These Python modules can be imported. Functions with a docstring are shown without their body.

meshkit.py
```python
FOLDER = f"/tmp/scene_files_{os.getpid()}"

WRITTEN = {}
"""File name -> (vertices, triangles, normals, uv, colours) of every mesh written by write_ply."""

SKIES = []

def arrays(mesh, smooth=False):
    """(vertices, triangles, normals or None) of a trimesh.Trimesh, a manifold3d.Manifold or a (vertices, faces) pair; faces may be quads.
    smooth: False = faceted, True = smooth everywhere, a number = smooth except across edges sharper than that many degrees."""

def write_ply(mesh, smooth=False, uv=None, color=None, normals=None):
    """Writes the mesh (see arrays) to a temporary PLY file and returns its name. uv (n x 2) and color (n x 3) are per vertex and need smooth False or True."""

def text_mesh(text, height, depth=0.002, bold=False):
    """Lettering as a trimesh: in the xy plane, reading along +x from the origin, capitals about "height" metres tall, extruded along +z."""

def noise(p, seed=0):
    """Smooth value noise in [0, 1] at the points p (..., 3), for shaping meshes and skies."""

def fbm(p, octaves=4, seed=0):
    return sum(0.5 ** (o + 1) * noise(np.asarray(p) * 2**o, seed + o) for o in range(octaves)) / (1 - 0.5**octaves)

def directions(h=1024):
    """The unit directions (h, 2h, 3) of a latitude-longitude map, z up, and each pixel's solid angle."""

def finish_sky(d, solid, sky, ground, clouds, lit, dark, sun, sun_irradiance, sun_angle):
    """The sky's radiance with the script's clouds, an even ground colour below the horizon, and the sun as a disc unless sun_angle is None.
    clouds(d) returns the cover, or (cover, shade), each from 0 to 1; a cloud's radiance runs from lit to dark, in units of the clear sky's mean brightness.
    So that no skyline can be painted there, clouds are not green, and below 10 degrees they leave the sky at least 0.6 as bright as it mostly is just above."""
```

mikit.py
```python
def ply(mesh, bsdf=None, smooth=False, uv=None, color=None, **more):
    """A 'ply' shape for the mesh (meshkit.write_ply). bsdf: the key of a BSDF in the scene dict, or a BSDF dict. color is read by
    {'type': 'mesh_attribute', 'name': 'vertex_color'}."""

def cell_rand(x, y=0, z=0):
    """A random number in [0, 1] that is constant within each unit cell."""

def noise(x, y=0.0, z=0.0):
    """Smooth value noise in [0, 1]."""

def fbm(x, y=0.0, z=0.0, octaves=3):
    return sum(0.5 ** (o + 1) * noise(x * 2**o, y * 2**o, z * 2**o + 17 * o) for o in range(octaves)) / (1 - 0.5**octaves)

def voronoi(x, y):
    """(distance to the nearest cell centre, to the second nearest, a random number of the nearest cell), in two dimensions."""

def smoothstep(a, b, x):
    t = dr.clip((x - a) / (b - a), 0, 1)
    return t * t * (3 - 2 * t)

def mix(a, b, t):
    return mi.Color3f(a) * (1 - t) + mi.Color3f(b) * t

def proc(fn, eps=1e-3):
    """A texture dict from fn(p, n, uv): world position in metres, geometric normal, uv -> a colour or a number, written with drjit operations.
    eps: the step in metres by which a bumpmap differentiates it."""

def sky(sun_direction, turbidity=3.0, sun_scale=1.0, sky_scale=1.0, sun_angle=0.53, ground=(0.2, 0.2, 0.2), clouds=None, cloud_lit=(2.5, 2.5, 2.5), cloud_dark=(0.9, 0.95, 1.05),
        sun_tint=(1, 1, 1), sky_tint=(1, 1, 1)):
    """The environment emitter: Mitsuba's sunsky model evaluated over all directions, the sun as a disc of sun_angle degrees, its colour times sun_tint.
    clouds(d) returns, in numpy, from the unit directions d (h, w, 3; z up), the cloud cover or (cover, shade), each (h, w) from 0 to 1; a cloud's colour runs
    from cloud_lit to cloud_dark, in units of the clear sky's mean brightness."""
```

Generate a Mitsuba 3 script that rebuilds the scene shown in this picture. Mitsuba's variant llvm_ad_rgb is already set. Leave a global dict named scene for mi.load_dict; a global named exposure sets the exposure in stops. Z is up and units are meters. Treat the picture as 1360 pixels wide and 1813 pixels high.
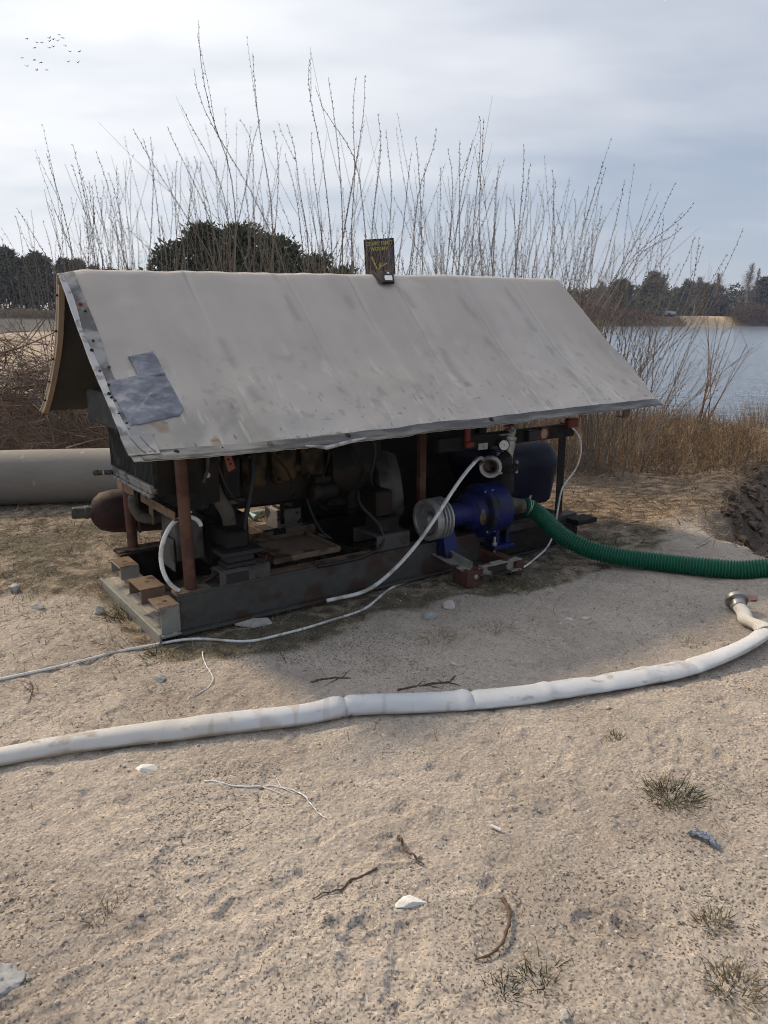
import math, random
import numpy as np, trimesh, mitsuba as mi, drjit as dr
import manifold3d as m3d
import mikit, meshkit
from mikit import noise, fbm, voronoi, smoothstep, mix, cell_rand
from shapely.geometry import Polygon, Point

rng = np.random.default_rng(7)
random.seed(7)
scene, labels = {}, {'haze': {'label': 'thin spring haze in the air over the lake and the sand pit', 'category': 'haze', 'kind': 'stuff'}}
T = mi.ScalarTransform4f

# ------------------------------------------------------------------ camera, sky, exposure
PITCH = math.radians(14.32)
CAM = np.array([0.0, 0.0, 1.6])
scene['camera'] = {'type': 'perspective', 'fov': 52.83, 'fov_axis': 'x', 'near_clip': 0.05, 'far_clip': 6000.0,
                   'to_world': T().look_at(origin=CAM.tolist(), target=[0, math.cos(PITCH), 1.6 - math.sin(PITCH)], up=[0, 0, 1])}
SUN = np.array([-2.15, 1.75, 2.32]); SUN /= np.linalg.norm(SUN)


def cloud_cover(d):
    q = d / np.maximum(d[..., 2:3] + 0.16, 0.05)
    a = meshkit.fbm(np.stack([q[..., 0] * 0.9 + 3, q[..., 1] * 2.0, q[..., 2] * 0], -1), 5, 3)
    b = meshkit.fbm(np.stack([q[..., 0] * 2.6 + 9, q[..., 1] * 4.5, q[..., 2] * 0 + 4], -1), 4, 11)
    veil = np.clip(0.70 + 0.34 * (a - 0.5) * 2 + 0.12 * (b - 0.5) * 2, 0.40, 0.96)
    near = np.clip((d @ SUN - 0.30) / 0.70, 0, 1)          # the veil is brighter towards the sun
    low = np.clip(1 - d[..., 2] / 0.33, 0, 1)               # and duller in the thick air low down
    shade = np.clip(0.86 - 1.05 * near ** 1.15 + 0.30 * low ** 1.5 + 0.30 * (0.5 - b) + 0.18 * (0.5 - a), 0, 1)
    return np.clip(veil + 0.25 * near, 0, 0.98), shade


scene['sky'] = mikit.sky(SUN.tolist(), turbidity=3.5, sun_scale=0.80, sun_angle=6.0, clouds=cloud_cover,
                         cloud_lit=(4.05, 4.10, 4.2), cloud_dark=(1.86, 2.05, 2.42), ground=(0.25, 0.21, 0.17), sun_tint=(1.0, 0.985, 0.96))
exposure = 1.53

scene['air'] = {'type': 'homogeneous', 'albedo': {'type': 'rgb', 'value': [0.95, 0.95, 0.96]}, 'sigma_t': {'type': 'rgb', 'value': [0.00028, 0.00033, 0.00043]}}
scene['camera']['medium'] = {'type': 'ref', 'id': 'air'}
scene['haze'] = {'type': 'cube', 'to_world': T().translate([0, 0, 4.0]).scale([3600, 3600, 10.5]), 'bsdf': {'type': 'null'}, 'interior': {'type': 'ref', 'id': 'air'}}

# ------------------------------------------------------------------ helpers
count = {}


def numbered(key):
    n = count.get(key, 0)
    count[key] = n + 1
    return key if n == 0 else f'{key}_{n:03d}'


def thing(name, label, cat, group=None, kind=None):
    key = numbered(name)
    labels[key] = {'label': label, 'category': cat}
    if group: labels[key]['group'] = group
    if kind: labels[key]['kind'] = kind
    return key


def single(name, mesh, bsdf, label, cat, group=None, kind=None, smooth=False):
    key = thing(name, label, cat, group, kind)
    scene[key] = mikit.ply(mesh, bsdf, smooth=smooth)
    return key


def part(parent, name, mesh, bsdf, smooth=False, label=None, kind=None):
    key = numbered(parent + '__' + name)
    scene[key] = mikit.ply(mesh, bsdf, smooth=smooth)
    if label or kind:
        labels[key] = {}
        if label: labels[key]['label'] = label
        if kind: labels[key]['kind'] = kind
    return key


def structure(name, mesh, bsdf, label, cat, smooth=False):
    scene[name] = mikit.ply(mesh, bsdf, smooth=smooth)
    labels[name] = {'label': label, 'category': cat, 'kind': 'structure'}


def TM(v, f): return trimesh.Trimesh(np.asarray(v, float), np.asarray(f, int), process=False)
def cat(ms): return trimesh.util.concatenate(ms)


def unit(v):
    v = np.asarray(v, float)
    return v / (np.linalg.norm(v) + 1e-12)


def box(x0, x1, y0, y1, z0, z1, b=0.004):
    b = min(b, 0.45 * min(x1 - x0, y1 - y0, z1 - z0))
    v = []
    for sx, sy, sz in np.ndindex(2, 2, 2):
        c = np.array([(x0, x1)[sx], (y0, y1)[sy], (z0, z1)[sz]])
        s = np.array([1 - 2 * sx, 1 - 2 * sy, 1 - 2 * sz]) * b
        for k in range(3):
            o = s.copy(); o[k] = 0
            v.append(c + o)
    return trimesh.Trimesh(np.array(v)).convex_hull


def frames(P):
    t = np.gradient(P, axis=0); t /= np.linalg.norm(t, axis=1, keepdims=True) + 1e-12
    u = np.cross(t[0], [0, 0, 1.0] if abs(t[0][2]) < 0.9 else [1.0, 0, 0]); u = unit(u)
    U = []
    for k in t:
        u = unit(u - k * (u @ k)); U.append(u)
    U = np.array(U)
    return t, U, np.cross(t, U)


def spline(P, n):
    P = np.asarray(P, float)
    from scipy.interpolate import PchipInterpolator, CubicSpline
    s = np.r_[0, np.cumsum(np.linalg.norm(np.diff(P, axis=0), axis=1))]
    f = CubicSpline(s, P) if len(P) > 2 else (lambda q: P[0] + (P[1] - P[0]) * (q / s[-1])[:, None])
    return f(np.linspace(0, s[-1], n))


def tube(P, r, sides=10, caps=True):
    P = np.asarray(P, float); n = len(P)
    r = np.broadcast_to(r, (n,))
    t, U, V = frames(P)
    a = np.arange(sides) * 2 * np.pi / sides
    v = P[:, None] + r[:, None, None] * (np.cos(a)[None, :, None] * U[:, None] + np.sin(a)[None, :, None] * V[:, None])
    v = v.reshape(-1, 3)
    i, j = np.meshgrid(np.arange(n - 1), np.arange(sides), indexing='ij')
    q = np.stack([i * sides + j, i * sides + (j + 1) % sides, (i + 1) * sides + (j + 1) % sides, (i + 1) * sides + j], -1).reshape(-1, 4)
    f = [q[:, [0, 1, 2]], q[:, [0, 2, 3]]]
    if caps:
        k = len(v); v = np.vstack([v, P[0], P[-1]]); j = np.arange(sides)
        f.append(np.stack([np.full(sides, k), (j + 1) % sides, j], 1))
        o = (n - 1) * sides
        f.append(np.stack([np.full(sides, k + 1), o + j, o + (j + 1) % sides], 1))
    return TM(v, np.vstack(f))


def cyl(p0, p1, r, sides=20, bev=0.003):
    p0, p1 = np.asarray(p0, float), np.asarray(p1, float); d = unit(p1 - p0)
    bev = min(bev, 0.4 * r, 0.3 * np.linalg.norm(p1 - p0))
    return lathe([(0, r - bev), (bev, r), (np.linalg.norm(p1 - p0) - bev, r), (np.linalg.norm(p1 - p0), r - bev)], p0, d, sides)


def lathe(prof, p0, axis, sides=32):
    """prof: (distance along the axis, radius); closed at both ends on the axis."""
    axis = unit(axis); u = unit(np.cross(axis, [0, 0, 1.0] if abs(axis[2]) < 0.9 else [1.0, 0, 0])); w = np.cross(axis, u)
    prof = [(prof[0][0], 0)] + list(prof) + [(prof[-1][0], 0)]
    a = np.arange(sides) * 2 * np.pi / sides
    v, f = [], []
    for h, r in prof:
        v.append(np.asarray(p0) + axis * h + r * (np.cos(a)[:, None] * u + np.sin(a)[:, None] * w))
    n = len(prof); i, j = np.meshgrid(np.arange(n - 1), np.arange(sides), indexing='ij')
    q = np.stack([i * sides + j, i * sides + (j + 1) % sides, (i + 1) * sides + (j + 1) % sides, (i + 1) * sides + j], -1).reshape(-1, 4)
    f = np.vstack([q[:, [0, 1, 2]], q[:, [0, 2, 3]]])
    m = TM(np.vstack(v), f); m.merge_vertices(); m.update_faces(m.nondegenerate_faces()); return m


def beam(section, p0, p1, up=(0, 0, 1)):
    """Extrudes the 2-D section (a = sideways, b = up) from p0 to p1."""
    p0, p1 = np.asarray(p0, float), np.asarray(p1, float)
    d = unit(p1 - p0); a = unit(np.cross(d, up)); b = np.cross(a, d)
    m = trimesh.creation.extrude_polygon(Polygon(section), np.linalg.norm(p1 - p0), engine='earcut')
    v = np.array(m.vertices)
    m2 = TM(p0 + v[:, :1] * a + v[:, 1:2] * b + v[:, 2:3] * d, m.faces)
    m2.fix_normals(); return m2


def csec(w, h, t=0.007, flip=1):
    return [(0, 0), (flip * w, 0), (flip * w, t), (flip * t, t), (flip * t, h - t), (flip * w, h - t), (flip * w, h), (0, h)]


def angle_sec(w, h, t=0.006): return [(0, 0), (w, 0), (w, t), (t, t), (t, h), (0, h)]


def blob(p, r, sub=1, amp=0.25, seed=0, squash=(1, 1, 1)):
    m = trimesh.creation.icosphere(subdivisions=sub, radius=1.0)
    v = np.array(m.vertices)
    n = meshkit.fbm(v * 1.3 + seed * 7.3, 3, seed) - 0.5
    v = v * (1 + amp * 2 * n[:, None]) * np.asarray(squash) * r
    return TM(v + np.asarray(p), m.faces)


def angular(p, size, seed, n=14):
    g = np.random.default_rng(seed); q = g.normal(size=(n, 3)); q /= np.linalg.norm(q, axis=1, keepdims=True)
    q *= g.uniform(0.75, 1, (n, 1)); return TM(*(lambda h: (np.array(h.vertices) * size + np.asarray(p), h.faces))(trimesh.Trimesh(q).convex_hull))


def blades(base, direc, length, width, bend=0.3, segs=2, seed=0):
    """Many grass blades as one mesh: base (n,3), unit direction (n,3), length (n,), width (n,)."""
    g = np.random.default_rng(seed); n = len(base)
    side = np.cross(direc, g.normal(size=(n, 3))); side /= np.linalg.norm(side, axis=1, keepdims=True) + 1e-9
    bd = np.cross(side, direc) * g.uniform(-1, 1, (n, 1)) * bend + np.array([0, 0, -0.35 * bend])
    rows = []
    for k in range(segs + 1):
        s = k / segs
        c = base + direc * (length * s)[:, None] + bd * (length * s * s)[:, None]
        w = (width * (1 - 0.92 * s) * 0.5)[:, None]
        rows += [c - side * w, c + side * w]
    v = np.stack(rows, 1).reshape(-1, 3); m = 2 * (segs + 1)
    f = []
    for k in range(segs):
        a = np.arange(n) * m + 2 * k
        f += [np.stack([a, a + 1, a + 3], 1), np.stack([a, a + 3, a + 2], 1)]
    return TM(v, np.vstack(f))


def sticks(polys, radii, sides=3):
    return cat([tube(p, r, sides, caps=False) for p, r in zip(polys, radii)])


# ------------------------------------------------------------------ materials
def rgb(*c): return {'type': 'rgb', 'value': list(c)}
def flat(c, rough=0.7, metal=0.0, spec=0.4, two=True):
    b = {'type': 'principled', 'base_color': c if isinstance(c, dict) else rgb(*c), 'roughness': rough, 'metallic': metal, 'specular': spec}
    return {'type': 'twosided', 'bsdf': b} if two else b


def mat(name, c, rough=0.7, metal=0.0, spec=0.4, bump=None, scale=1.0, eps=2e-3):
    c = mikit.proc(c) if callable(c) else c
    r = mikit.proc(rough) if callable(rough) else rough
    b = {'type': 'principled', 'base_color': c if isinstance(c, dict) else rgb(*c), 'roughness': r, 'metallic': metal, 'specular': spec}
    if bump is not None:
        b = {'type': 'bumpmap', 'arbitrary': mikit.proc(bump, eps), 'scale': scale, 'bsdf': b}
    scene[name] = {'type': 'twosided', 'bsdf': b}


MO = np.array([-1.058, 3.721, 0.0]); MC, MS = math.cos(math.radians(35)), math.sin(math.radians(35))


def M(m):
    """Machine axes (along the skid, across it, up) to the world."""
    if isinstance(m, trimesh.Trimesh):
        return TM(M(np.array(m.vertices)), m.faces)
    m = np.asarray(m, float)
    return np.stack([MO[0] + MC * m[..., 0] - MS * m[..., 1], MO[1] + MS * m[..., 0] + MC * m[..., 1], m[..., 2]], -1)


def mloc(p):
    x, y = p.x - float(MO[0]), p.y - float(MO[1])
    return x * MC + y * MS, y * MC - x * MS, p.z


def sdist(x, y, pts):
    d = mi.Float(1e3)
    for a, b in pts: d = dr.minimum(d, dr.sqrt(dr.square(x - a) + dr.square(y - b)))
    return d


# terrain -----------------------------------------------------------
WATER = -0.8
DENTS = []
for _ in range(170):
    yy = 1.2 + 3.2 * rng.random() ** 1.3
    DENTS.append((rng.uniform(-0.62, 0.62) * yy, yy, rng.uniform(0.010, 0.034), rng.uniform(1, 2.2), rng.uniform(0, math.pi), rng.uniform(0.004, 0.012)))
PRINTS = [(-.95, 2.25, 2.2), (-.62, 1.92, 1.9), (.28, 2.42, 2.5), (.62, 2.20, 2.3), (.05, 1.62, 1.4), (.66, 1.72, 2.7), (1.05, 2.62, 1.2), (.62, 3.35, 2.9), (.95, 3.5, 1.6)]
FURROWS = [((-0.62, 2.30), (-0.2, 2.24), .02, .011), ((-0.2, 2.1), (0.12, 2.26), .016, .012), ((-0.5, 1.72), (-0.05, 2.02), .03, .012), ((-0.35, 1.62), (0.0, 1.86), .025, .010),
           ((0.4, 2.42), (0.75, 2.36), .02, .010), ((-0.75, 1.65), (-0.35, 1.8), .03, .012), ((0.05, 2.24), (0.2, 2.3), .03, .012), ((-1.0, 2.2), (-0.6, 2.45), .03, .01), ((-0.9, 1.95), (-0.5, 2.1), .035, .012)]


def sstep(a, b, x):
    t = np.clip((x - a) / (b - a), 0, 1); return t * t * (3 - 2 * t)


def macro(x, y):
    x, y = np.asarray(x, float), np.asarray(y, float)
    def N(s, seed, o=3): return meshkit.fbm(np.stack([x * s + 50, y * s + 50, np.zeros_like(x)], -1), o, seed) - 0.5
    z = 0.05 * N(0.5, 1)
    # the shore of the lake
    ys = 17.5 + 9.0 * np.maximum(0, -x + 0.5) + 1.2 * N(0.15, 2)
    ys = np.where(x > 5.5, ys - 0.55 * (x - 5.5), ys)
    z = z - 1.3 * sstep(-6.5, 1.2, y - ys) - 1.2 * sstep(1.0, 14.0, y - ys)
    # far bank
    far = sstep(161, 171, y + 6 * N(0.02, 5))
    z = z + far * (3.6 + 0.9 * N(0.03, 6)) + 0.6 * sstep(180, 400, y)
    # the sand pit on the left
    L = sstep(-3.0, -9.0, x + 0.12 * (y - 12))
    pit = 0.55 * sstep(12, 20, y) + 0.45 * sstep(20, 31, y) - 1.55 * sstep(33, 42, y) + 2.60 * sstep(60, 66, y + 2.5 * N(0.2, 8)) + 0.25 * N(0.3, 9)
    z = z * (1 - L) + (pit - 0.15 + 0.06 * N(0.5, 1)) * L
    # heap under the brush on the left
    z = z + 0.80 * np.exp(-(((x + 5.6) / 2.8) ** 2 + ((y - 9.3) / 1.25) ** 2)) + 0.3 * np.exp(-(((x + 8.5) / 2.6) ** 2 + ((y - 9.5) / 1.6) ** 2))
    # the excavation on the right
    ex = (x - 0.5 * (y - 5.3) - 5.0) / 2.6; ey = (y - 6.3) / np.where(y > 6.3, 4.6, 2.5)
    k = np.arctan2(ey, ex)
    rr = np.sqrt(ex ** 2 + ey ** 2) * (1 + 0.03 * np.sin(7 * k)) + 0.10 * N(1.4, 12) + 0.07 * N(5.0, 13)
    hole = sstep(1.04, 0.84, rr) * 0.34 + sstep(0.92, 0.3, rr) * 0.34
    z = z - hole + 0.10 * hole * N(2.5, 14, 4) * 4
    z = z + 0.05 * np.exp(-((rr - 1.12) / 0.1) ** 2)
    # soil heaped along the foot of the skid and near the green hose
    return z


def micro(x, y):
    x, y = np.asarray(x, float), np.asarray(y, float)
    def N(s, seed, o=3): return meshkit.fbm(np.stack([x * s + 70, y * s + 70, np.zeros_like(x)], -1), o, seed) - 0.5
    fade = np.clip(1.6 - y / 9.0, 0.25, 1)
    z = 0.026 * N(2.4, 21) + 0.017 * N(7, 22) + 0.0085 * N(30, 23, 4) * fade * (0.45 + 1.6 * np.clip(N(1.3, 27) + .28, 0, 1))
    rid = np.abs(N(5.5, 24, 3)) * 2
    z = z - 0.007 * np.exp(-(rid / 0.08) ** 2) * (N(1.1, 25) > 0.02) * fade
    for cx, cy, r, e, a, h in DENTS:
        if True:
            m = (np.abs(x - cx) < 4 * r * e) & (np.abs(y - cy) < 4 * r * e)
            if not m.any(): continue
            dx, dy = x[m] - cx, y[m] - cy
            u = (dx * math.cos(a) + dy * math.sin(a)) / (r * e); w = (-dx * math.sin(a) + dy * math.cos(a)) / r
            q = u * u + w * w
            z[m] += h * (-np.exp(-q ** 1.5) + 0.55 * np.exp(-((np.sqrt(q) - 1.35) / 0.35) ** 2))
    for cx, cy, a in PRINTS:                                   # shoe prints: sole, waist and heel with a tread
        m = (np.abs(x - cx) < .22) & (np.abs(y - cy) < .22)
        if not m.any(): continue
        u = (x[m] - cx) * math.cos(a) + (y[m] - cy) * math.sin(a); w = -(x[m] - cx) * math.sin(a) + (y[m] - cy) * math.cos(a)
        half = np.interp(u, [-.145, -.12, -.06, -.02, .05, .10, .14, .15], [0.012, .032, .034, .028, .044, .044, .026, .008])
        d = np.maximum(np.abs(w) - half, np.abs(u) - .15)
        ins = sstep(.006, -.008, d)
        z[m] += -.0075 * ins * (.5 + 1.4 * np.clip(N(9, 29)[m] + .4, 0, 1)) + .0018 * ins * np.sin(u * 340) + .006 * np.exp(-((d - .014) / .012) ** 2) * (.4 + N(3, 28)[m] * 1.5)
    for (ax, ay), (bx, by), r, h in FURROWS:
        L = math.hypot(bx - ax, by - ay); ux, uy = (bx - ax) / L, (by - ay) / L
        t = np.clip(((x - ax) * ux + (y - ay) * uy) / L, 0, 1)
        bow = 0.05 * np.sin(t * 3.1)
        d = (x - ax) * -uy + (y - ay) * ux - bow
        e = np.sqrt(np.maximum(0, (x - (ax + ux * L * t)) ** 2 + (y - (ay + uy * L * t)) ** 2 - (d + bow) ** 2)) / 0.08
        z += .55 * h * (-np.exp(-(d / r) ** 2) + 0.6 * np.exp(-((d + 1.5 * r) / (0.8 * r)) ** 2)) * np.exp(-e ** 2)
    # trodden level where the skid stands
    X = (x - MO[0]) * MC + (y - MO[1]) * MS; Y = (y - MO[1]) * MC - (x - MO[0]) * MS
    k = sstep(-.34, -.16, X) * sstep(3.3, 3.05, X) * sstep(-.14, -.02, Y) * sstep(1.3, 1.1, Y)
    return z * (1 - .8 * k) - .016 * k


def gz(x, y):
    sc = np.isscalar(x) or np.ndim(x) == 0
    x, y = np.atleast_1d(np.asarray(x, float)), np.atleast_1d(np.asarray(y, float))
    z = macro(x, y) + micro(x, y)
    return float(z[0]) if sc else z


def on(pts, h=0.0):
    """(x, y) points laid on the ground, h above it."""
    p = np.asarray(pts, float); return np.column_stack([p[:, 0], p[:, 1], gz(p[:, 0], p[:, 1]) + h])


def graded(a, b, n): return np.geomspace(a, b, n)


ys_ = np.r_[0.3, 0.7, 1.0, graded(1.12, 10, 400), graded(10.2, 80, 200)[0:], np.linspace(82, 150, 18), np.linspace(152, 190, 34), np.geomspace(200, 3500, 16)]
xp = np.r_[np.linspace(0, 2.6, 200), 2.6 + np.cumsum(0.0135 * 1.035 ** np.arange(1, 118))]
xp = np.r_[xp[xp < 14], np.geomspace(14.6, 120, 40), np.geomspace(130, 3000, 14)]
xs_ = np.r_[-xp[:0:-1], xp]
GX, GY = np.meshgrid(xs_, ys_)
fx, fy = GX.ravel(), GY.ravel()
zz = macro(fx, fy)
nearm = (np.abs(fx) < 14) & (fy < 26)
zz[nearm] += micro(fx[nearm], fy[nearm]) * sstep(26, 18, fy[nearm]) * sstep(14, 11, np.abs(fx[nearm]))
nx, ny = len(xs_), len(ys_)
I, J = np.meshgrid(np.arange(ny - 1), np.arange(nx - 1), indexing='ij')
q = np.stack([I * nx + J, I * nx + J + 1, (I + 1) * nx + J + 1, (I + 1) * nx + J], -1).reshape(-1, 4)
ground_mesh = TM(np.column_stack([fx, fy, zz]), np.vstack([q[:, [0, 1, 2]], q[:, [0, 2, 3]]]))


def litter_mask(x, y):
    """Where dead grass and humus cover the sand."""
    n = fbm(x * 1.1 + 4, y * 1.1, 0.0, 3)
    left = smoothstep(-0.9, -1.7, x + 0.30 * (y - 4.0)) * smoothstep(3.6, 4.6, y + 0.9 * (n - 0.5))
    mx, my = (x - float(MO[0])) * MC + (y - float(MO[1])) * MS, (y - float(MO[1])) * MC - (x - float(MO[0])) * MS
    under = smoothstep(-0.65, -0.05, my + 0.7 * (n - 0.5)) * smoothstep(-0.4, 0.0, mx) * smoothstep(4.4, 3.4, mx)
    return dr.maximum(left, under), n


def ground_color(p, n, uv):
    x, y, z = p.x, p.y, p.z
    big = fbm(x * 0.9, y * 0.9, 0.0, 3)
    mid = fbm(x * 5, y * 5, 3.0, 3)
    sand = mix((0.292, 0.252, 0.212), (0.398, 0.347, 0.296), dr.clip(1.5 * (0.15 + 0.4 * big + 0.55 * mid) - 0.35, 0, 1))
    sand = mix(sand, (0.25, 0.215, 0.185), 0.70 * smoothstep(0.48, 0.85, fbm(x * 2.3 + 8, y * 2.3, 1.0, 4)))
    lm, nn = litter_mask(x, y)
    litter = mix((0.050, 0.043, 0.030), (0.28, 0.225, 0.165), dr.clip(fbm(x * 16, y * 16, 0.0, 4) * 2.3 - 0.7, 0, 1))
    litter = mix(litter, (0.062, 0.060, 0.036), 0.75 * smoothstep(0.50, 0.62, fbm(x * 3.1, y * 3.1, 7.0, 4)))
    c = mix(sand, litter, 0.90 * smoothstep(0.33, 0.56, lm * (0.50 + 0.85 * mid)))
    straw_m = smoothstep(5.0, 5.8, y + 1.0 * (big - 0.5) - 0.10 * x) * smoothstep(40, 22, y) * (0.12 + 0.88 * smoothstep(-2.4, -0.6, x + 1.2 * (mid - 0.5)))
    straw = mix((0.070, 0.050, 0.035), (0.32, 0.232, 0.150), dr.clip(fbm(x * 11, y * 20, 2.0, 4) * 2.4 - 0.75, 0, 1))
    straw = mix(straw, (0.085, 0.062, 0.048), 0.75 * smoothstep(0.50, 0.64, fbm(x * 1.3 + 2, y * 1.6, 6.0, 3)) * smoothstep(6.5, 7.6, y))
    c = mix(c, straw, 0.9 * straw_m)
    # dark soil of the excavation
    ex, ey = (x - 0.5 * (y - 5.3) - 5.0) / 2.6, (y - 6.3) / dr.select(y > 6.3, mi.Float(4.6), mi.Float(2.5))
    rr = dr.sqrt(ex * ex + ey * ey) + 0.16 * (fbm(x * 1.5, y * 1.5, 5.0, 3) - 0.5)
    soil = mix((0.055, 0.040, 0.032), (0.135, 0.105, 0.085), dr.clip(fbm(x * 8, y * 8, z * 8, 3) * 1.6 - 0.3, 0, 1))
    c = mix(c, soil, smoothstep(1.06, 0.96, rr) * smoothstep(3.2, 4.2, y) * smoothstep(60, 20, y))
    # brush heap
    bx, by = (x + 5.9) / 3.6, (y - 9.3) / 1.7
    c = mix(c, (0.13, 0.085, 0.06), smoothstep(1.25, 0.85, dr.sqrt(bx * bx + by * by) + 0.3 * (mid - 0.5)))
    # the sand pit: pale sand, grey cut face, dark topsoil band and heath above it
    L = smoothstep(-3.0, -7.0, x + 0.12 * (y - 12)) * smoothstep(11.5, 14, y)
    pale = mix((0.50, 0.405, 0.31), (0.40, 0.31, 0.225), dr.clip(fbm(x * 0.7, y * 0.7, 0.0, 3) * 1.4 - 0.2, 0, 1))
    pale = mix(pale, (0.19, 0.125, 0.075), smoothstep(-11.2, -15.2, x + 2.5 * (big - 0.5)) * smoothstep(30, 26, y))
    grey = mix((0.17, 0.155, 0.14), (0.26, 0.235, 0.205), fbm(x * 0.3, y * 0.3, z * 2.0, 3))
    pc = mix(pale, grey, smoothstep(34, 46, y))
    pc = mix(pc, (0.030, 0.026, 0.022), smoothstep(1.15, 1.4, z + 0.35 * (fbm(x * 0.25, y * 0.25, 0.0, 3) - 0.5)) * smoothstep(55, 60, y))
    pc = mix(pc, (0.16, 0.115, 0.075), smoothstep(66.5, 68, y))
    c = mix(c, pc, L)
    # far shore: bare sand slip and brown heath
    fb = mix((0.075, 0.055, 0.038), (0.14, 0.10, 0.065), fbm(x * 0.2, y * 0.2, 0.0, 3))
    slip = smoothstep(62.5, 64.5, x + 5 * (fbm(x * 0.15, y * 0.15, 4.0, 3) - 0.5)) * smoothstep(75, 72, x) * smoothstep(2.05, 1.75, z)
    fb = mix(fb, (0.47, 0.36, 0.24), dr.maximum(slip, smoothstep(82, 84, x) * smoothstep(1.2, 0.9, z) * 0.4))
    c = mix(c, fb, smoothstep(145, 155, y))
    # grains: pale and dark
    g = noise(x * 190, y * 190, z * 190)
    g2 = noise(x * 61 + 9, y * 61, z * 61)
    v = 0.68 + 0.44 * g + 0.20 * g2
    spk = noise(x * 120 + 31, y * 120, z * 120)
    c = c * v
    c = mix(c, (0.62, 0.565, 0.50), 0.55 * smoothstep(0.80, 0.92, spk))
    rough = 0.5 + 0.7 * smoothstep(0.35, 0.65, fbm(x * 1.7 + 9, y * 1.7, 2.0, 3))
    c = c * (1 - 0.60 * rough * smoothstep(0.42, 0.18, noise(x * 210 + 7, y * 210, z * 210))) * (1 - 0.22 * rough * smoothstep(0.34, 0.18, noise(x * 70 + 3, y * 70, z * 70) * (0.6 + 0.8 * mid)))
    return c


def ground_bump(p, n, uv):
    x, y, z = p.x, p.y, p.z
    return 0.0050 * noise(x * 110, y * 110, z * 110) + 0.0038 * noise(x * 60, y * 38, z * 38) + 0.007 * fbm(x * 14, y * 14, z * 14, 2)


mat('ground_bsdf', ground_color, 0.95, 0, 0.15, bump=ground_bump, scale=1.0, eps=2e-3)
structure('ground', ground_mesh, 'ground_bsdf', 'trodden beige sand with scuffs, pebbles and dead grass, running down to the lake', 'ground', smooth=True)


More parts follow.
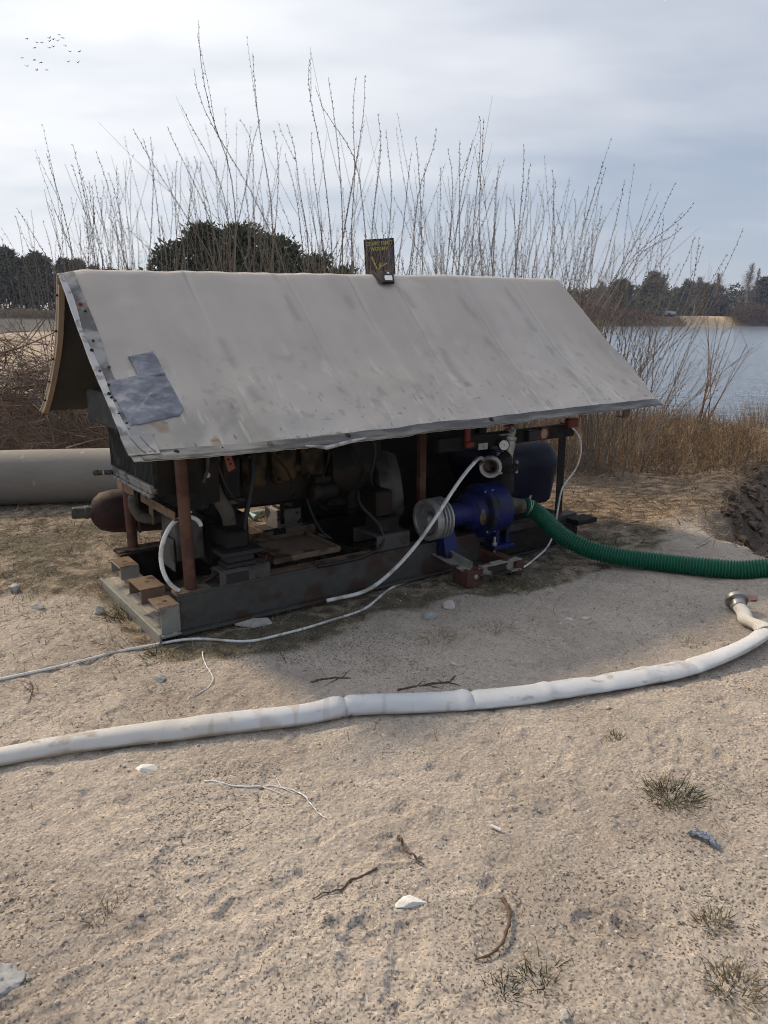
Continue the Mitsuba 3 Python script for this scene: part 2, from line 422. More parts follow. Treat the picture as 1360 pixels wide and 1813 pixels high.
def wave(p, n, uv):
    x, y = p.x, p.y
    w = fbm(x * 0.9 + 0.35 * y, y * 2.4, 0.0, 4) + 0.35 * noise(x * 4.2, y * 9.0)
    return (0.050 + 0.045 * smoothstep(60, 22, y)) * w * smoothstep(400, 40, y) + 0.02 * fbm(x * 0.25, y * 0.5, 2.0, 2)


mat('water_bsdf', (0.12, 0.155, 0.20), 0.07, 0, 0.5, bump=wave, scale=1.0, eps=0.02)
gx = np.r_[-600, np.linspace(-60, 240, 40), 800]; gy = np.r_[10.0, np.linspace(14, 220, 60)]
A, B = np.meshgrid(gx, gy); k = len(gx)
I, J = np.meshgrid(np.arange(len(gy) - 1), np.arange(k - 1), indexing='ij')
q = np.stack([I * k + J, I * k + J + 1, (I + 1) * k + J + 1, (I + 1) * k + J], -1).reshape(-1, 4)
structure('lake', TM(np.column_stack([A.ravel(), B.ravel(), np.full(A.size, WATER)]), np.vstack([q[:, [0, 1, 2]], q[:, [0, 2, 3]]])), 'water_bsdf',
          'blue grey lake water with small wind ripples', 'water')

# ------------------------------------------------------------------ materials of the machine
def roof_color(p, n, uv):
    X, Y, Z = mloc(p)
    s = dr.maximum(0, 1.83 - Z)
    c = mix((0.425, 0.378, 0.335), (0.495, 0.455, 0.412), fbm(X * 1.5, s * 0.8, 0.0, 3))
    c = mix(c, (0.43, 0.36, 0.29), 0.7 * smoothstep(0.5, 0.75, fbm(X * 2.2 + 5, s * 1.1, 1.0, 3)) * smoothstep(1.6, 0.1, X))
    run = fbm(X * 9 + 0.4 * noise(s * 2.0), s * 0.45, 4.0, 3)
    c = c * (0.90 + 0.16 * run)
    # worn footsteps along the battens under the sheet
    bat = mi.Float(0)
    for k, xb in enumerate((0.42, 0.93, 1.36, 1.80, 2.24, 2.72)):
        dx = X - xb - 0.10 * (s - 0.4)
        row = dr.exp(-dr.square((dx + 0.05 * (noise(s * 7.0, 4.0 * k) - 0.5)) / 0.030)) * smoothstep(0.45, 0.75, noise(s * 13 + 13 * k, X * 14.0))
        bat = dr.maximum(bat, row)
    c = c * (1 - 0.17 * bat)
    for k, xb in enumerate((0.36, 0.98, 1.42, 1.74, 2.30, 2.80)):      # seams of the sheet
        dx = X - xb - 0.012 * (noise(s * 3.0 + 7 * k) - 0.5)
        c = c * (1 - 0.16 * dr.exp(-dr.square(dx / 0.006)) * smoothstep(0.3, 0.6, noise(s * 2.4 + 5 * k, 3.0))) * (1 + 0.05 * dr.exp(-dr.square((dx - 0.022) / 0.014)))
    c = c * (1 - 0.08 * smoothstep(0.45, 0.78, fbm(X * 4.5, s * 4.5, 9.0, 4)))
    c = c * (1 - 0.20 * smoothstep(0.60, 0.78, fbm(X * 16, s * 22, 2.0, 4)) * smoothstep(0.2, 0.75, s))
    low = smoothstep(0.66, 0.84, s + 0.22 * (fbm(X * 4, s * 4, 6.0, 3) - 0.5))
    c = mix(c, (0.42, 0.40, 0.375), 0.45 * low)
    corner = smoothstep(0.75, 0.25, X + 0.5 * (1.05 - Z) * 0) * smoothstep(0.60, 0.74, s)
    c = mix(c, mix((0.16, 0.155, 0.14), (0.45, 0.42, 0.36), fbm(X * 9, s * 9, 1.0, 3)), 0.75 * corner * smoothstep(0.35, 0.6, fbm(X * 6, s * 5, 3.0, 3)))
    c = c * (1 - 0.55 * smoothstep(0.86, 0.93, noise(X * 48, s * 48)) * smoothstep(0.45, 0.95, s))
    c = mix(c, (0.55, 0.53, 0.50), 0.45 * smoothstep(0.66, 0.76, fbm(X * 24, s * 10, 7.0, 4)) * smoothstep(0.2, 0.6, s))
    c = c * (1 - 0.35 * smoothstep(0.60, 0.70, fbm(X * 11, s * 30, 8.0, 4)) * smoothstep(0.72, 0.98, s))
    rust = smoothstep(0.042, 0.012, dr.sqrt(dr.square(X + 0.10) + dr.square(s - 0.715)) + 0.05 * (noise(X * 30, s * 30) - 0.5))
    rust = dr.maximum(rust, smoothstep(0.03, 0.008, dr.sqrt(dr.square(X - 0.12) + dr.square(s - 0.80)) + 0.05 * (noise(X * 30, s * 30) - 0.5)))
    c = mix(c, (0.27, 0.15, 0.09), 0.6 * rust)
    return c


mat('roof_bsdf', roof_color, 0.72, 0, 0.3, bump=lambda p, n, uv: 0.004 * fbm(p.x * 6, p.y * 6, p.z * 6, 3) + 0.0006 * noise(p.x * 120, p.y * 120, p.z * 120), scale=1.0, eps=4e-3)


def trim_color(p, n, uv):
    X, Y, Z = mloc(p)
    a = fbm(X * 12, Y * 12, Z * 12, 4)
    c = mix((0.10, 0.098, 0.092), (0.31, 0.305, 0.295), smoothstep(0.38, 0.70, a))
    r = noise(X * 14 + 3, Y * 14, Z * 14)
    c = mix(c, (0.20, 0.10, 0.055), 0.8 * smoothstep(0.80, 0.90, r))
    return mix(c, (0.05, 0.05, 0.05), 0.7 * smoothstep(0.82, 0.9, noise(X * 45, Y * 45, Z * 45)))


mat('trim_bsdf', trim_color, 0.55, 0.15, 0.4, bump=lambda p, n, uv: fbm(p.x * 40, p.y * 40, p.z * 40, 2), scale=0.002)
mat('bright_trim_bsdf', lambda p, n, uv: mix((0.42, 0.42, 0.42), (0.18, 0.178, 0.17), smoothstep(0.5, 0.72, fbm(p.x * 22, p.y * 22, p.z * 22, 3))), 0.45, 0.1, 0.5)
mat('eave_bsdf', lambda p, n, uv: mix((0.060, 0.060, 0.060), mix((0.27, 0.262, 0.24), (0.14, 0.14, 0.14), smoothstep(0.3, 1.2, mloc(p)[0])), smoothstep(0.36, 0.74, fbm(mloc(p)[0] * 5, mloc(p)[2] * 40, mloc(p)[1] * 20, 4))), 0.6, 0.1, 0.4,
    bump=lambda p, n, uv: fbm(p.x * 30, p.y * 30, p.z * 30, 2), scale=0.003)
mat('patch_bsdf', lambda p, n, uv: mix((0.115, 0.125, 0.155), (0.205, 0.215, 0.250), smoothstep(0.3, 0.72, fbm(mloc(p)[0] * 14, mloc(p)[2] * 18, 1.0, 4))), 0.42, 0.0, 0.5,
    bump=lambda p, n, uv: fbm(p.x * 28, p.y * 28, p.z * 28, 3), scale=0.006)
mat('lining_bsdf', lambda p, n, uv: mix((0.032, 0.033, 0.031), (0.075, 0.073, 0.065), fbm(p.x * 5, p.y * 5, p.z * 2, 3)), 0.85, 0, 0.2)
mat('wood_bsdf', lambda p, n, uv: mix(mix((0.24, 0.175, 0.12), (0.36, 0.285, 0.215), fbm(mloc(p)[0] * 60, mloc(p)[2] * 5, mloc(p)[1] * 5, 3)), (0.10, 0.06, 0.035), smoothstep(0.75, 0.86, noise(mloc(p)[2] * 9, mloc(p)[0] * 9))), 0.8, 0, 0.2)


def rusty(c0, c1, spot, lo, hi, sc=9.0):
    def f(p, n, uv):
        a = fbm(p.x * sc, p.y * sc, p.z * sc, 4)
        c = mix(c0, c1, fbm(p.x * 23, p.y * 23, p.z * 23, 3))
        return mix(c, spot, smoothstep(lo, hi, a))
    return f


RB = lambda s=40.0: (lambda p, n, uv: fbm(p.x * s, p.y * s, p.z * s, 2))
mat('brown_iron', rusty((0.062, 0.024, 0.018), (0.095, 0.040, 0.029), (0.11, 0.055, 0.035), 0.52, 0.68), 0.65, 0.0, 0.35, bump=RB(), scale=0.0015)
mat('grey_iron', rusty((0.042, 0.042, 0.039), (0.070, 0.069, 0.063), (0.050, 0.029, 0.021), 0.47, 0.62, 6.0), 0.6, 0.0, 0.4, bump=RB(), scale=0.0015)
mat('pale_iron', rusty((0.17, 0.172, 0.155), (0.25, 0.25, 0.225), (0.11, 0.07, 0.045), 0.60, 0.74, 7.0), 0.6, 0.0, 0.4, bump=RB(), scale=0.0015)
mat('rust_plate', rusty((0.115, 0.076, 0.051), (0.185, 0.132, 0.093), (0.055, 0.034, 0.024), 0.52, 0.70, 11.0), 0.8, 0.0, 0.25, bump=RB(), scale=0.002)
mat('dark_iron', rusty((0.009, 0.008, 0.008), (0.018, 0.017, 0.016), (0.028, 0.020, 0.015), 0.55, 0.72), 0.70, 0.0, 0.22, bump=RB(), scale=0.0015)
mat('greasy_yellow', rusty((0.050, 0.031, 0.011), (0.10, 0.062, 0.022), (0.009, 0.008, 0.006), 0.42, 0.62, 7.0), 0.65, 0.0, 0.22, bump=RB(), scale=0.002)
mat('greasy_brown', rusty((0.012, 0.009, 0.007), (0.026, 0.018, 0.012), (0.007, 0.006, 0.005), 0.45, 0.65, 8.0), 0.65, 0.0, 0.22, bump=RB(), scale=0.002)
mat('muffler_bsdf', rusty((0.026, 0.012, 0.011), (0.042, 0.019, 0.016), (0.020, 0.014, 0.013), 0.5, 0.7, 5.0), 0.65, 0.0, 0.22, bump=RB(30), scale=0.001)
mat('cast_grey', rusty((0.055, 0.054, 0.051), (0.085, 0.083, 0.077), (0.03, 0.026, 0.022), 0.55, 0.72, 8.0), 0.6, 0.1, 0.4, bump=RB(60), scale=0.001)
mat('duct_tan', rusty((0.075, 0.066, 0.053), (0.115, 0.10, 0.082), (0.035, 0.028, 0.022), 0.52, 0.7, 9.0), 0.7, 0.0, 0.3, bump=RB(), scale=0.002)
mat('radiator_bsdf', rusty((0.022, 0.025, 0.026), (0.045, 0.048, 0.048), (0.075, 0.072, 0.066), 0.60, 0.75, 10.0), 0.70, 0.0, 0.22, bump=RB(), scale=0.001)
mat('radiator_rail', rusty((0.13, 0.133, 0.133), (0.23, 0.23, 0.225), (0.075, 0.065, 0.055), 0.45, 0.6, 16.0), 0.55, 0.1, 0.4)
mat('metal_light', rusty((0.28, 0.28, 0.275), (0.42, 0.42, 0.405), (0.13, 0.12, 0.11), 0.55, 0.75, 14.0), 0.4, 0.45, 0.5)
mat('pulley_bsdf', rusty((0.24, 0.24, 0.24), (0.36, 0.36, 0.35), (0.12, 0.10, 0.09), 0.55, 0.75, 14.0), 0.42, 0.45, 0.5)
mat('blue_paint', rusty((0.004, 0.008, 0.070), (0.005, 0.012, 0.10), (0.010, 0.010, 0.014), 0.44, 0.66, 9.0), 0.53, 0.0, 0.35)
mat('navy_plastic', rusty((0.005, 0.008, 0.026), (0.007, 0.011, 0.036), (0.016, 0.018, 0.03), 0.60, 0.8, 5.0), 0.57, 0.0, 0.35)
mat('worn_angle', rusty((0.16, 0.15, 0.135), (0.33, 0.31, 0.28), (0.04, 0.03, 0.025), 0.50, 0.62, 16.0), 0.6, 0.1, 0.4)
mat('green_hose_bsdf', rusty((0.003, 0.075, 0.040), (0.004, 0.110, 0.058), (0.012, 0.06, 0.035), 0.62, 0.8, 6.0), 0.38, 0.0, 0.5)


def hose_color(p, n, uv):
    c = mix((0.46, 0.475, 0.49), (0.58, 0.595, 0.61), fbm(p.x * 5, p.y * 9, p.z * 5, 3))
    c = mix(c, (0.46, 0.43, 0.37), 0.45 * smoothstep(0.55, 0.75, fbm(p.x * 2.2 + 4, p.y * 3, 1.0, 3)))
    c = mix(c, (0.50, 0.475, 0.41), 0.7 * smoothstep(3.55, 3.75, p.y))
    c = mix(c, (0.27, 0.235, 0.19), 0.65 * smoothstep(0.62, 0.78, fbm(p.x * 13, p.y * 20, p.z * 20, 4)))
    c = mix(c, (0.36, 0.32, 0.27), 0.5 * smoothstep(0.60, 0.74, noise(p.x * 34, p.y * 7, p.z * 5)) * smoothstep(0.45, 0.65, fbm(p.x * 3, p.y * 3, 5.0, 2)))
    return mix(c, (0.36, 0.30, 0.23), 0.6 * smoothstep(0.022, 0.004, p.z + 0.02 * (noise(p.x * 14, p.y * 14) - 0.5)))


mat('white_hose_bsdf', hose_color, 0.55, 0, 0.4, bump=lambda p, n, uv: 0.003 * fbm(p.x * 14, p.y * 14, p.z * 14, 3) + 0.0005 * noise(p.x * 230, p.y * 230, p.z * 230), scale=1.0)
mat('white_tube_bsdf', lambda p, n, uv: mix((0.66, 0.66, 0.65), (0.42, 0.39, 0.34), smoothstep(0.55, 0.75, fbm(p.x * 12, p.y * 12, p.z * 12, 3))), 0.45, 0, 0.5)
mat('pipe_bsdf', lambda p, n, uv: mix(mix((0.175, 0.162, 0.143), (0.24, 0.223, 0.198), fbm(p.x * 3, p.y * 3, p.z * 6, 4)), (0.34, 0.32, 0.30), 0.5 * smoothstep(0.84, 0.90, noise(p.x * 17, p.y * 9, p.z * 9))), 0.75, 0, 0.3,
    bump=RB(25), scale=0.002)
scene['black_rubber'] = flat((0.018, 0.018, 0.019), 0.55)
scene['red_paint'] = flat((0.15, 0.018, 0.012), 0.5)
scene['pink_iron'] = flat((0.22, 0.065, 0.045), 0.7)
scene['reflector'] = flat((0.33, 0.26, 0.20), 0.3)
scene['dial'] = flat((0.75, 0.74, 0.70), 0.4)
scene['black_plastic'] = flat((0.007, 0.008, 0.011), 0.6, spec=0.2)
scene['lamp_cell'] = flat((0.52, 0.53, 0.55), 0.35)
scene['wire_red'] = flat((0.30, 0.035, 0.02), 0.5)
scene['pale_green'] = flat((0.30, 0.40, 0.34), 0.6)

# ------------------------------------------------------------------ canopy over the machine
PROF = np.array([(-.392, .976), (-.36, .994), (-.31, 1.030), (-.20, 1.120), (-.064, 1.232), (.10, 1.355), (.285, 1.518), (.45, 1.668), (.55, 1.762), (.595, 1.797), (.630, 1.803), (.66, 1.775), (.721, 1.653),
                 (.827, 1.483), (.967, 1.345), (1.12, 1.218), (1.261, 1.118), (1.36, 1.062), (1.43, 1.035)])
_s = np.r_[0, np.cumsum(np.linalg.norm(np.diff(PROF, axis=0), axis=1))]
S_RIDGE = _s[10]
from scipy.interpolate import PchipInterpolator
_pf = PchipInterpolator(_s, PROF)


def roof_pt(X, s, off=0.0, wav=True):
    X, s = np.broadcast_arrays(np.asarray(X, float), np.asarray(s, float))
    P = _pf(s); D = _pf(s, 1); n = np.stack([-D[..., 1], D[..., 0]], -1); n /= np.linalg.norm(n, axis=-1, keepdims=True)
    top = np.exp(-((s - S_RIDGE) / 0.55) ** 2)
    lift = (0.030 * sstep(-.28, -.12, X) + 0.034 * np.clip((X + 0.1) / 3.3, 0, 1.2)) * top + 0.022 * np.clip((X - 0.7) / 2.6, 0, 1) * sstep(.5, 0, s) + 0.018 * sstep(0.05, -.28, X) * sstep(.14, 0, s)
    w = 0.0
    if wav:
        q = np.stack([X * 2.2, s * 2.2, 0 * X], -1)
        w = 0.022 * (meshkit.fbm(q, 3, 31) - 0.5) + 0.012 * (meshkit.fbm(q * 4, 3, 32) - 0.5) + .010 * np.maximum(0, .30 - np.abs(meshkit.fbm(q * [1.6, 2.6, 1], 3, 35) - .5) * 6) * sstep(.9, .1, s)
        for xb in (0.42, 0.93, 1.36, 1.80, 2.24, 2.72):
            w = w + 0.0045 * np.exp(-((X - xb - .1 * (0.4 - (s - .5))) / 0.05) ** 2) * sstep(0, .2, s)
    o = (off + w)[..., None] if np.ndim(off + w) else off
    yz = P + n * o
    return np.stack([X, yz[..., 0], yz[..., 1] + lift], -1)


def right_edge(s):
    f = np.interp(s, [0, .09, .40, .50, S_RIDGE, _s[-1]], [3.345, 3.36, 3.425, 3.425, 3.285, 3.35]); return f


def sheet(nx, s0, s1, ns, x0, x1fn, off, thick):
    ss = np.linspace(s0, s1, ns); V = []
    for o in (off, off - thick):
        rows = []
        for s in ss:
            X = np.linspace(x0, x1fn(s), nx); rows.append(roof_pt(X, np.full(nx, s), np.full(nx, o)))
        V.append(np.array(rows).reshape(-1, 3))
    n = nx * ns
    I, J = np.meshgrid(np.arange(ns - 1), np.arange(nx - 1), indexing='ij')
    q = np.stack([I * nx + J, I * nx + J + 1, (I + 1) * nx + J + 1, (I + 1) * nx + J], -1).reshape(-1, 4)
    f = [q[:, [0, 1, 2]], q[:, [0, 2, 3]], n + q[:, [2, 1, 0]], n + q[:, [3, 2, 0]]]
    ring = np.r_[np.arange(nx), (np.arange(1, ns) * nx + nx - 1), ((ns - 1) * nx + np.arange(nx - 2, -1, -1)), (np.arange(ns - 2, 0, -1) * nx)]
    r2 = np.roll(ring, -1)
    f += [np.stack([ring, ring + n, r2 + n], 1), np.stack([ring, r2 + n, r2], 1)]
    return M(TM(np.vstack(V), np.vstack(f)))


canopy = thing('canopy', 'weathered grey beige sheet canopy folded over the pump machine like a gable roof', 'canopy')
part(canopy, 'cover_sheet', sheet(150, 0.0, _s[-1], 90, -0.28, right_edge, 0.0, 0.006), 'roof_bsdf', 40)
part(canopy, 'lining', sheet(60, 0.03, _s[-1] - 0.02, 60, -0.262, lambda s: right_edge(s) - .02, -0.009, 0.004), 'lining_bsdf', 40)
# metal flashing down the left edge of the front slope, with its bright folded lip
part(canopy, 'edge_flashing', sheet(8, 0.16, S_RIDGE - .035, 60, -0.281, lambda s: -0.205 + 0.005 * math.sin(9 * s), 0.0048, 0.0035), 'trim_bsdf', 40)
part(canopy, 'edge_lip', sheet(4, 0.17, S_RIDGE - .06, 60, -0.286, lambda s: -0.262 + 0.006 * math.sin(13 * s) + 0.010 * sstep(.9, .2, s), 0.0075, 0.012), 'bright_trim_bsdf', 40)
part(canopy, 'corner_plate', sheet(6, 0.035, 0.175, 8, -0.292, lambda s: -0.155, 0.0095, 0.004), 'trim_bsdf', 40)
for k in range(2):
    x = -0.25 + 0.045 * k
    part(canopy, 'corner_rib', M(tube(roof_pt(np.full(8, x) + 0.03 * np.linspace(1, 0, 8), np.linspace(.05, .165, 8), np.full(8, .012)), .004, 6)), 'trim_bsdf', True)
part(canopy, 'eave_strip', sheet(140, -0.004, 0.068, 6, -0.24, lambda s: 3.352, 0.0045, 0.004), 'eave_bsdf', 40, label='dark stained metal strip along the front eave')
part(canopy, 'loose_strip', M(tube(np.array([(0.55, -.40, .985), (0.66, -.415, .968), (0.80, -.41, .985), (0.9, -.395, .99)]), [.004, .011, .010, .004], 5)), 'bright_trim_bsdf', 30, label='bent strip of metal hanging loose under the front eave')
# wooden batten behind the left edge of the back slope
bs = np.linspace(S_RIDGE + .06, _s[-1] - .03, 26)
bt = roof_pt(np.full(26, -0.262), bs, np.full(26, -0.024), wav=False)
part(canopy, 'gable_batten', cat([M(beam([(-.017, -.014), (.017, -.014), (.017, .014), (-.017, .014)], bt[i], bt[i + 1], up=(1, 0, 0))) for i in range(25)]), 'wood_bsdf', False, label='raw wooden batten along the rear gable edge')
for k in range(6):
    s = 0.12 + k * .20 + S_RIDGE
    if s < _s[-1] - .04:
        c = roof_pt(-0.284, s, -0.024, wav=False)
        part(canopy, 'nail', M(cyl(c - [.004, 0, 0], c + [.02, 0, 0], .006, 8)), 'dark_iron')
for k, x in enumerate((0.25, 0.85, 1.6, 2.45, 3.2)):
    part(canopy, 'rafter', M(cat([beam([(-.015, -.02), (.015, -.02), (.015, .02), (-.015, .02)], roof_pt(x, q_, -.040, False), roof_pt(x, q_ + .095, -.040, False), up=(1, 0, 0)) for q_ in list(np.arange(.06, S_RIDGE - .17, .095)) + list(np.arange(S_RIDGE + .10, _s[-1] - .12, .095))])), 'lining_bsdf', False)
# bolts and holes of the flashing and the eave
for k, (x, s) in enumerate([(-.235, 1.05), (-.225, 1.00), (-.24, .80), (-.262, .74), (-.262, .60), (-.25, .50), (-.265, .44), (-.262, .415), (-.252, .395), (-.215, .375), (-.258, .31), (-.24, .25), (-.215, .62), (-.27, .22)]):
    c = roof_pt(x, s, 0.006); c2 = roof_pt(x, s, 0.0125)
    part(canopy, 'bolt_head', M(cyl(c, c2, .0065 if k % 3 else .009, 10, .002)), 'dark_iron' if k % 4 else 'brown_iron')
for k, x in enumerate((-.19, -.08, .02, .13, .38, .82, 1.36, 1.80, 2.72, 3.2)):
    c = roof_pt(x, 0.047, 0.003); c2 = roof_pt(x, .047, .011)
    part(canopy, 'washer', M(cyl(c, c2, .015, 14, .003)), 'dark_iron' if k % 2 else 'rust_plate')


def roof_patch(pts, seed, off):
    pts = np.array(pts, float); poly = Polygon(pts)
    b = poly.bounds; g = np.random.default_rng(seed)
    nx_ = max(6, int((b[2] - b[0]) / .010)); ny_ = max(6, int((b[3] - b[1]) / .010))
    ring = np.array(poly.segmentize(0.012).exterior.coords)[:-1]
    ring = ring + 0.0045 * (np.stack([meshkit.fbm(np.column_stack([ring * 40, np.full(len(ring), k + seed)]), 2, k) for k in (1, 2)], -1) - .5)
    # a grid wound towards the centre: rings scaled in
    c = ring.mean(0); levels = np.linspace(1, 0.0, 15)
    V = []
    for L in levels: V.append(c + (ring - c) * L)
    V = np.array(V); n = len(ring); U = V.reshape(-1, 2)
    h = 0.011 * (meshkit.fbm(np.column_stack([U * 26, np.zeros(len(U))]), 3, seed) - .42) + 0.004 * np.abs(meshkit.fbm(np.column_stack([U * [60, 16], np.zeros(len(U))]), 2, seed + 3) - .5)
    h[:n] = -0.002
    P = roof_pt(U[:, 0], U[:, 1], off + np.maximum(h, -0.0015))
    I, J = np.meshgrid(np.arange(len(levels) - 1), np.arange(n), indexing='ij')
    q = np.stack([I * n + J, I * n + (J + 1) % n, (I + 1) * n + (J + 1) % n, (I + 1) * n + J], -1).reshape(-1, 4)
    low = roof_pt(ring[:, 0], ring[:, 1], np.full(n, 0.0002)); k = len(P); j = np.arange(n)
    f = np.vstack([q[:, [0, 1, 2]], q[:, [0, 2, 3]], np.stack([j, k + j, (j + 1) % n], 1), np.stack([(j + 1) % n, k + j, k + (j + 1) % n], 1)])
    return M(TM(np.vstack([P, low]), f))


def ss(y, z): return float(_s[0] + np.interp(z, PROF[:11, 1], _s[:11]))


part(canopy, 'tape_patch', roof_patch([(-.255, ss(0, 1.300)), (-.10, ss(0, 1.310)), (.030, ss(0, 1.322)), (.036, ss(0, 1.27)), (.044, ss(0, 1.166)), (.010, ss(0, 1.14)), (-.10, ss(0, 1.128)), (-.228, ss(0, 1.112)), (-.245, ss(0, 1.2))], 4, 0.0085), 'patch_bsdf', 40,
     label='large blue grey tape patch with crinkles and a torn edge')
part(canopy, 'tape_patch', roof_patch([(-.108, ss(0, 1.392)), (-.04, ss(0, 1.402)), (.022, ss(0, 1.414)), (.031, ss(0, 1.373)), (.033, ss(0, 1.310)), (-.102, ss(0, 1.297)), (-.10, ss(0, 1.35))], 9, 0.0120), 'patch_bsdf', 40,
     label='smaller blue grey tape patch above the large one')
# iron tabs under the eave
tab = trimesh.creation.extrude_polygon(Polygon([(0, 0), (.035, 0), (.05, .085), (0.012, .10)]).difference(Point(.018, .02).buffer(.006)).difference(Point(.022, .042).buffer(.006)).difference(Point(.03, .064).buffer(.006)), .004, engine='earcut')
v = np.array(tab.vertices)
part(canopy, 'hanging_tab', M(TM(np.column_stack([.205 + v[:, 0] * 1.0, -.20 - .3 * v[:, 1] + v[:, 2], .965 - v[:, 1]]), tab.faces)), 'pink_iron', False, label='perforated red iron tab hanging below the left of the eave')
part(canopy, 'hanging_tab', M(cat([box(3.17, 3.24, -.215, -.20, .905, .985), box(3.17, 3.24, -.20, -.15, .905, .911)])), 'rust_plate', False, label='rusty bracket under the right end of the eave')

# ------------------------------------------------------------------ solar lamp on the ridge
lamp = thing('solar_lamp', 'small black wedge shaped solar lamp clipped on the ridge of the canopy', 'lamp')


def onroof(x, s, o): return roof_pt(x, s, o, wav=False)


L0 = dict(x0=1.655, x1=1.765)
c = [onroof(x, s, o) for x, s, o in ((1.625, S_RIDGE - .145, .040), (1.712, S_RIDGE - .145, .040), (1.69, S_RIDGE - .035, .022), (1.777, S_RIDGE - .035, .022))]
A0, A1, B0, B1 = (np.array(k) for k in c)
nrm = unit(np.cross(A1 - A0, B0 - A0)); nrm = nrm if nrm[1] < 0 else -nrm
def lamp_quad(u0, u1, w0, w1, d0, d1):
    P = lambda u, w, d: A0 + (A1 - A0) * u + (B0 - A0) * w + nrm * d
    return trimesh.Trimesh(np.array([P(u, w, d) for u in (u0, u1) for w in (w0, w1) for d in (d0, d1)])).convex_hull
part(lamp, 'housing', M(lamp_quad(0, 1, 0, 1, -.014, 0)), 'black_plastic')
part(lamp, 'light_panel', M(lamp_quad(.17, .83, .14, .62, 0, .0025)), 'lamp_cell', label='pale square light panel')
cc = A0 + (A1 - A0) * .5 + (B0 - A0) * .80
part(lamp, 'sensor', M(cyl(cc, cc + nrm * .008, .009, 14, .003)), 'lamp_cell')
side = [A0 - nrm * .014, B0 - nrm * .014, onroof(1.625, S_RIDGE - .03, .004), onroof(1.615, S_RIDGE - .12, .004)]
part(lamp, 'mount', M(trimesh.Trimesh(np.vstack([np.array(side) + [0, 0, 0], np.array(side) + [.008, .004, 0.004]])).convex_hull), 'lining_bsdf')
part(lamp, 'strut', M(tube([onroof(1.622, S_RIDGE - .03, .008), A0 - nrm * .008], .0055, 8)), 'black_plastic')
part(lamp, 'solar_cell', M(lamp_quad(0, 1, .98, 1.0, -.05, -.006)), 'black_plastic')

# ------------------------------------------------------------------ skid frame
skid = thing('skid_frame', 'grey and rust brown steel skid with channel beams and posts that carries the pump machine', 'frame')
part(skid, 'front_beam', M(cat([box(0, 3.0, -.004, .006, .016, .196, .002), box(0, 3.0, -.042, .05, 0.0, .016, .003), box(0, 3.0, -.006, .09, .196, .21, .003)])), 'grey_iron', False, label='grey front beam with a rusty top flange')
part(skid, 'top_rust', M(cat([box(0.0, .19, -.003, .088, .2105, .2145, .002), box(.52, 1.24, .012, .088, .2105, .213, .002)])), 'rust_plate')
part(skid, 'rear_beam', M(cat([box(0, 3.0, .86, .87, .016, .196, .002), box(0, 3.0, .84, 1.0, 0, .016, .003), box(-.03, 3.0, .855, 1.0, .196, .21, .003)])), 'dark_iron')
part(skid, 'end_beam', M(cat([box(-.008, .004, .0, 1.0, .02, .16, .002), box(-.115, -.004, -.05, 1.02, .012, .026, .004), box(-.121, -.109, -.05, 1.02, -.03, .040, .004)])), 'pale_iron', label='end channel with a sandy bottom flange')
for k, x in enumerate((1.15, 1.75, 2.9)):
    part(skid, 'cross_member', M(cat([box(x, x + .012, .012, .985, .02, .19, .002), box(x, x + .07, .012, .985, .176, .19, .002)])), 'dark_iron')


def stub(y0, y1, x0, z1, mtl, h=.075, x1=.12):
    return M(cat([box(x0, x1, y0, y1, z1 - .007, z1, .002), box(x0 + .004, x1, y0, y0 + .007, z1 - h, z1 - .007, .001), box(x0 + .004, x1, y1 - .007, y1, z1 - h, z1 - .007, .001)]))


part(skid, 'channel_stub', stub(.60, .79, -.11, .213, 0, .075, .0), 'pale_iron', label='rear of the three open channel stubs')
part(skid, 'stub_plate', M(box(-.109, -.001, .602, .788, .2135, .2165, .001)), 'rust_plate')
part(skid, 'channel_stub', stub(.20, .41, -.125, .205, 0, .085, .01), 'rust_plate', label='rusty middle channel stub')
part(skid, 'channel_stub', M(cat([box(-.11, .0, -.03, .13, .165, .172, .002), box(-.10, 0.0, -.028, -.020, .026, .165, .002)])), 'pale_iron', label='front channel stub with a flat plate')
part(skid, 'stub_plate', M(box(-.109, .0, -.03, .13, .1725, .1745, .001)), 'rust_plate')
for i, (y, z) in enumerate(((.70, .2165), (.31, .205), (.05, .1745))):
    part(skid, 'bolt_hole', M(cyl((-.05, y, z - .0005), (-.05, y, z + .0015), .013, 14, .0005)), 'black_rubber')
mat('dry_sand', lambda p, n, uv: mix((0.27, 0.235, 0.20), (0.40, 0.355, 0.31), noise(p.x * 90, p.y * 90, p.z * 90)), 0.95, 0, 0.1)
part(skid, 'sand_on_flange', M(cat([blob((-.035, y, .022), .05, 2, .35, i, (.55, 1.5, .22)) for i, y in enumerate(np.linspace(.03, .97, 13))])), 'dry_sand', True, kind='stuff')
P0 = (.095, .055)
part(skid, 'post', M(cyl((P0[0], P0[1], .2145), (P0[0] - .012, P0[1], .99), .031, 20)), 'brown_iron', 40, label='front left rust brown tube post')
part(skid, 'post', M(cyl((.075, .945, .21), (.07, .945, 1.05), .031, 20)), 'brown_iron', 40, label='rear left rust brown tube post')
part(skid, 'foot_plate', M(box(-.03, .25, .89, .99, .2105, .218, .002)), 'rust_plate')
part(skid, 'rear_panel', M(box(1.18, 3.02, 1.005, 1.012, .16, .80, .002)), 'dark_iron', False, label='dark sheet closing the rear of the pump end')
part(skid, 'rear_panel', M(box(.42, 1.175, 1.005, 1.012, .62, 1.02, .002)), 'dark_iron')
part(skid, 'cross_bar', M(cat([box(.045, .052, .086, 1.06, .575, .625, .002), box(.052, .105, .086, 1.06, .575, .582, .002)])), 'rust_plate', label='angle iron bar between the two left posts')
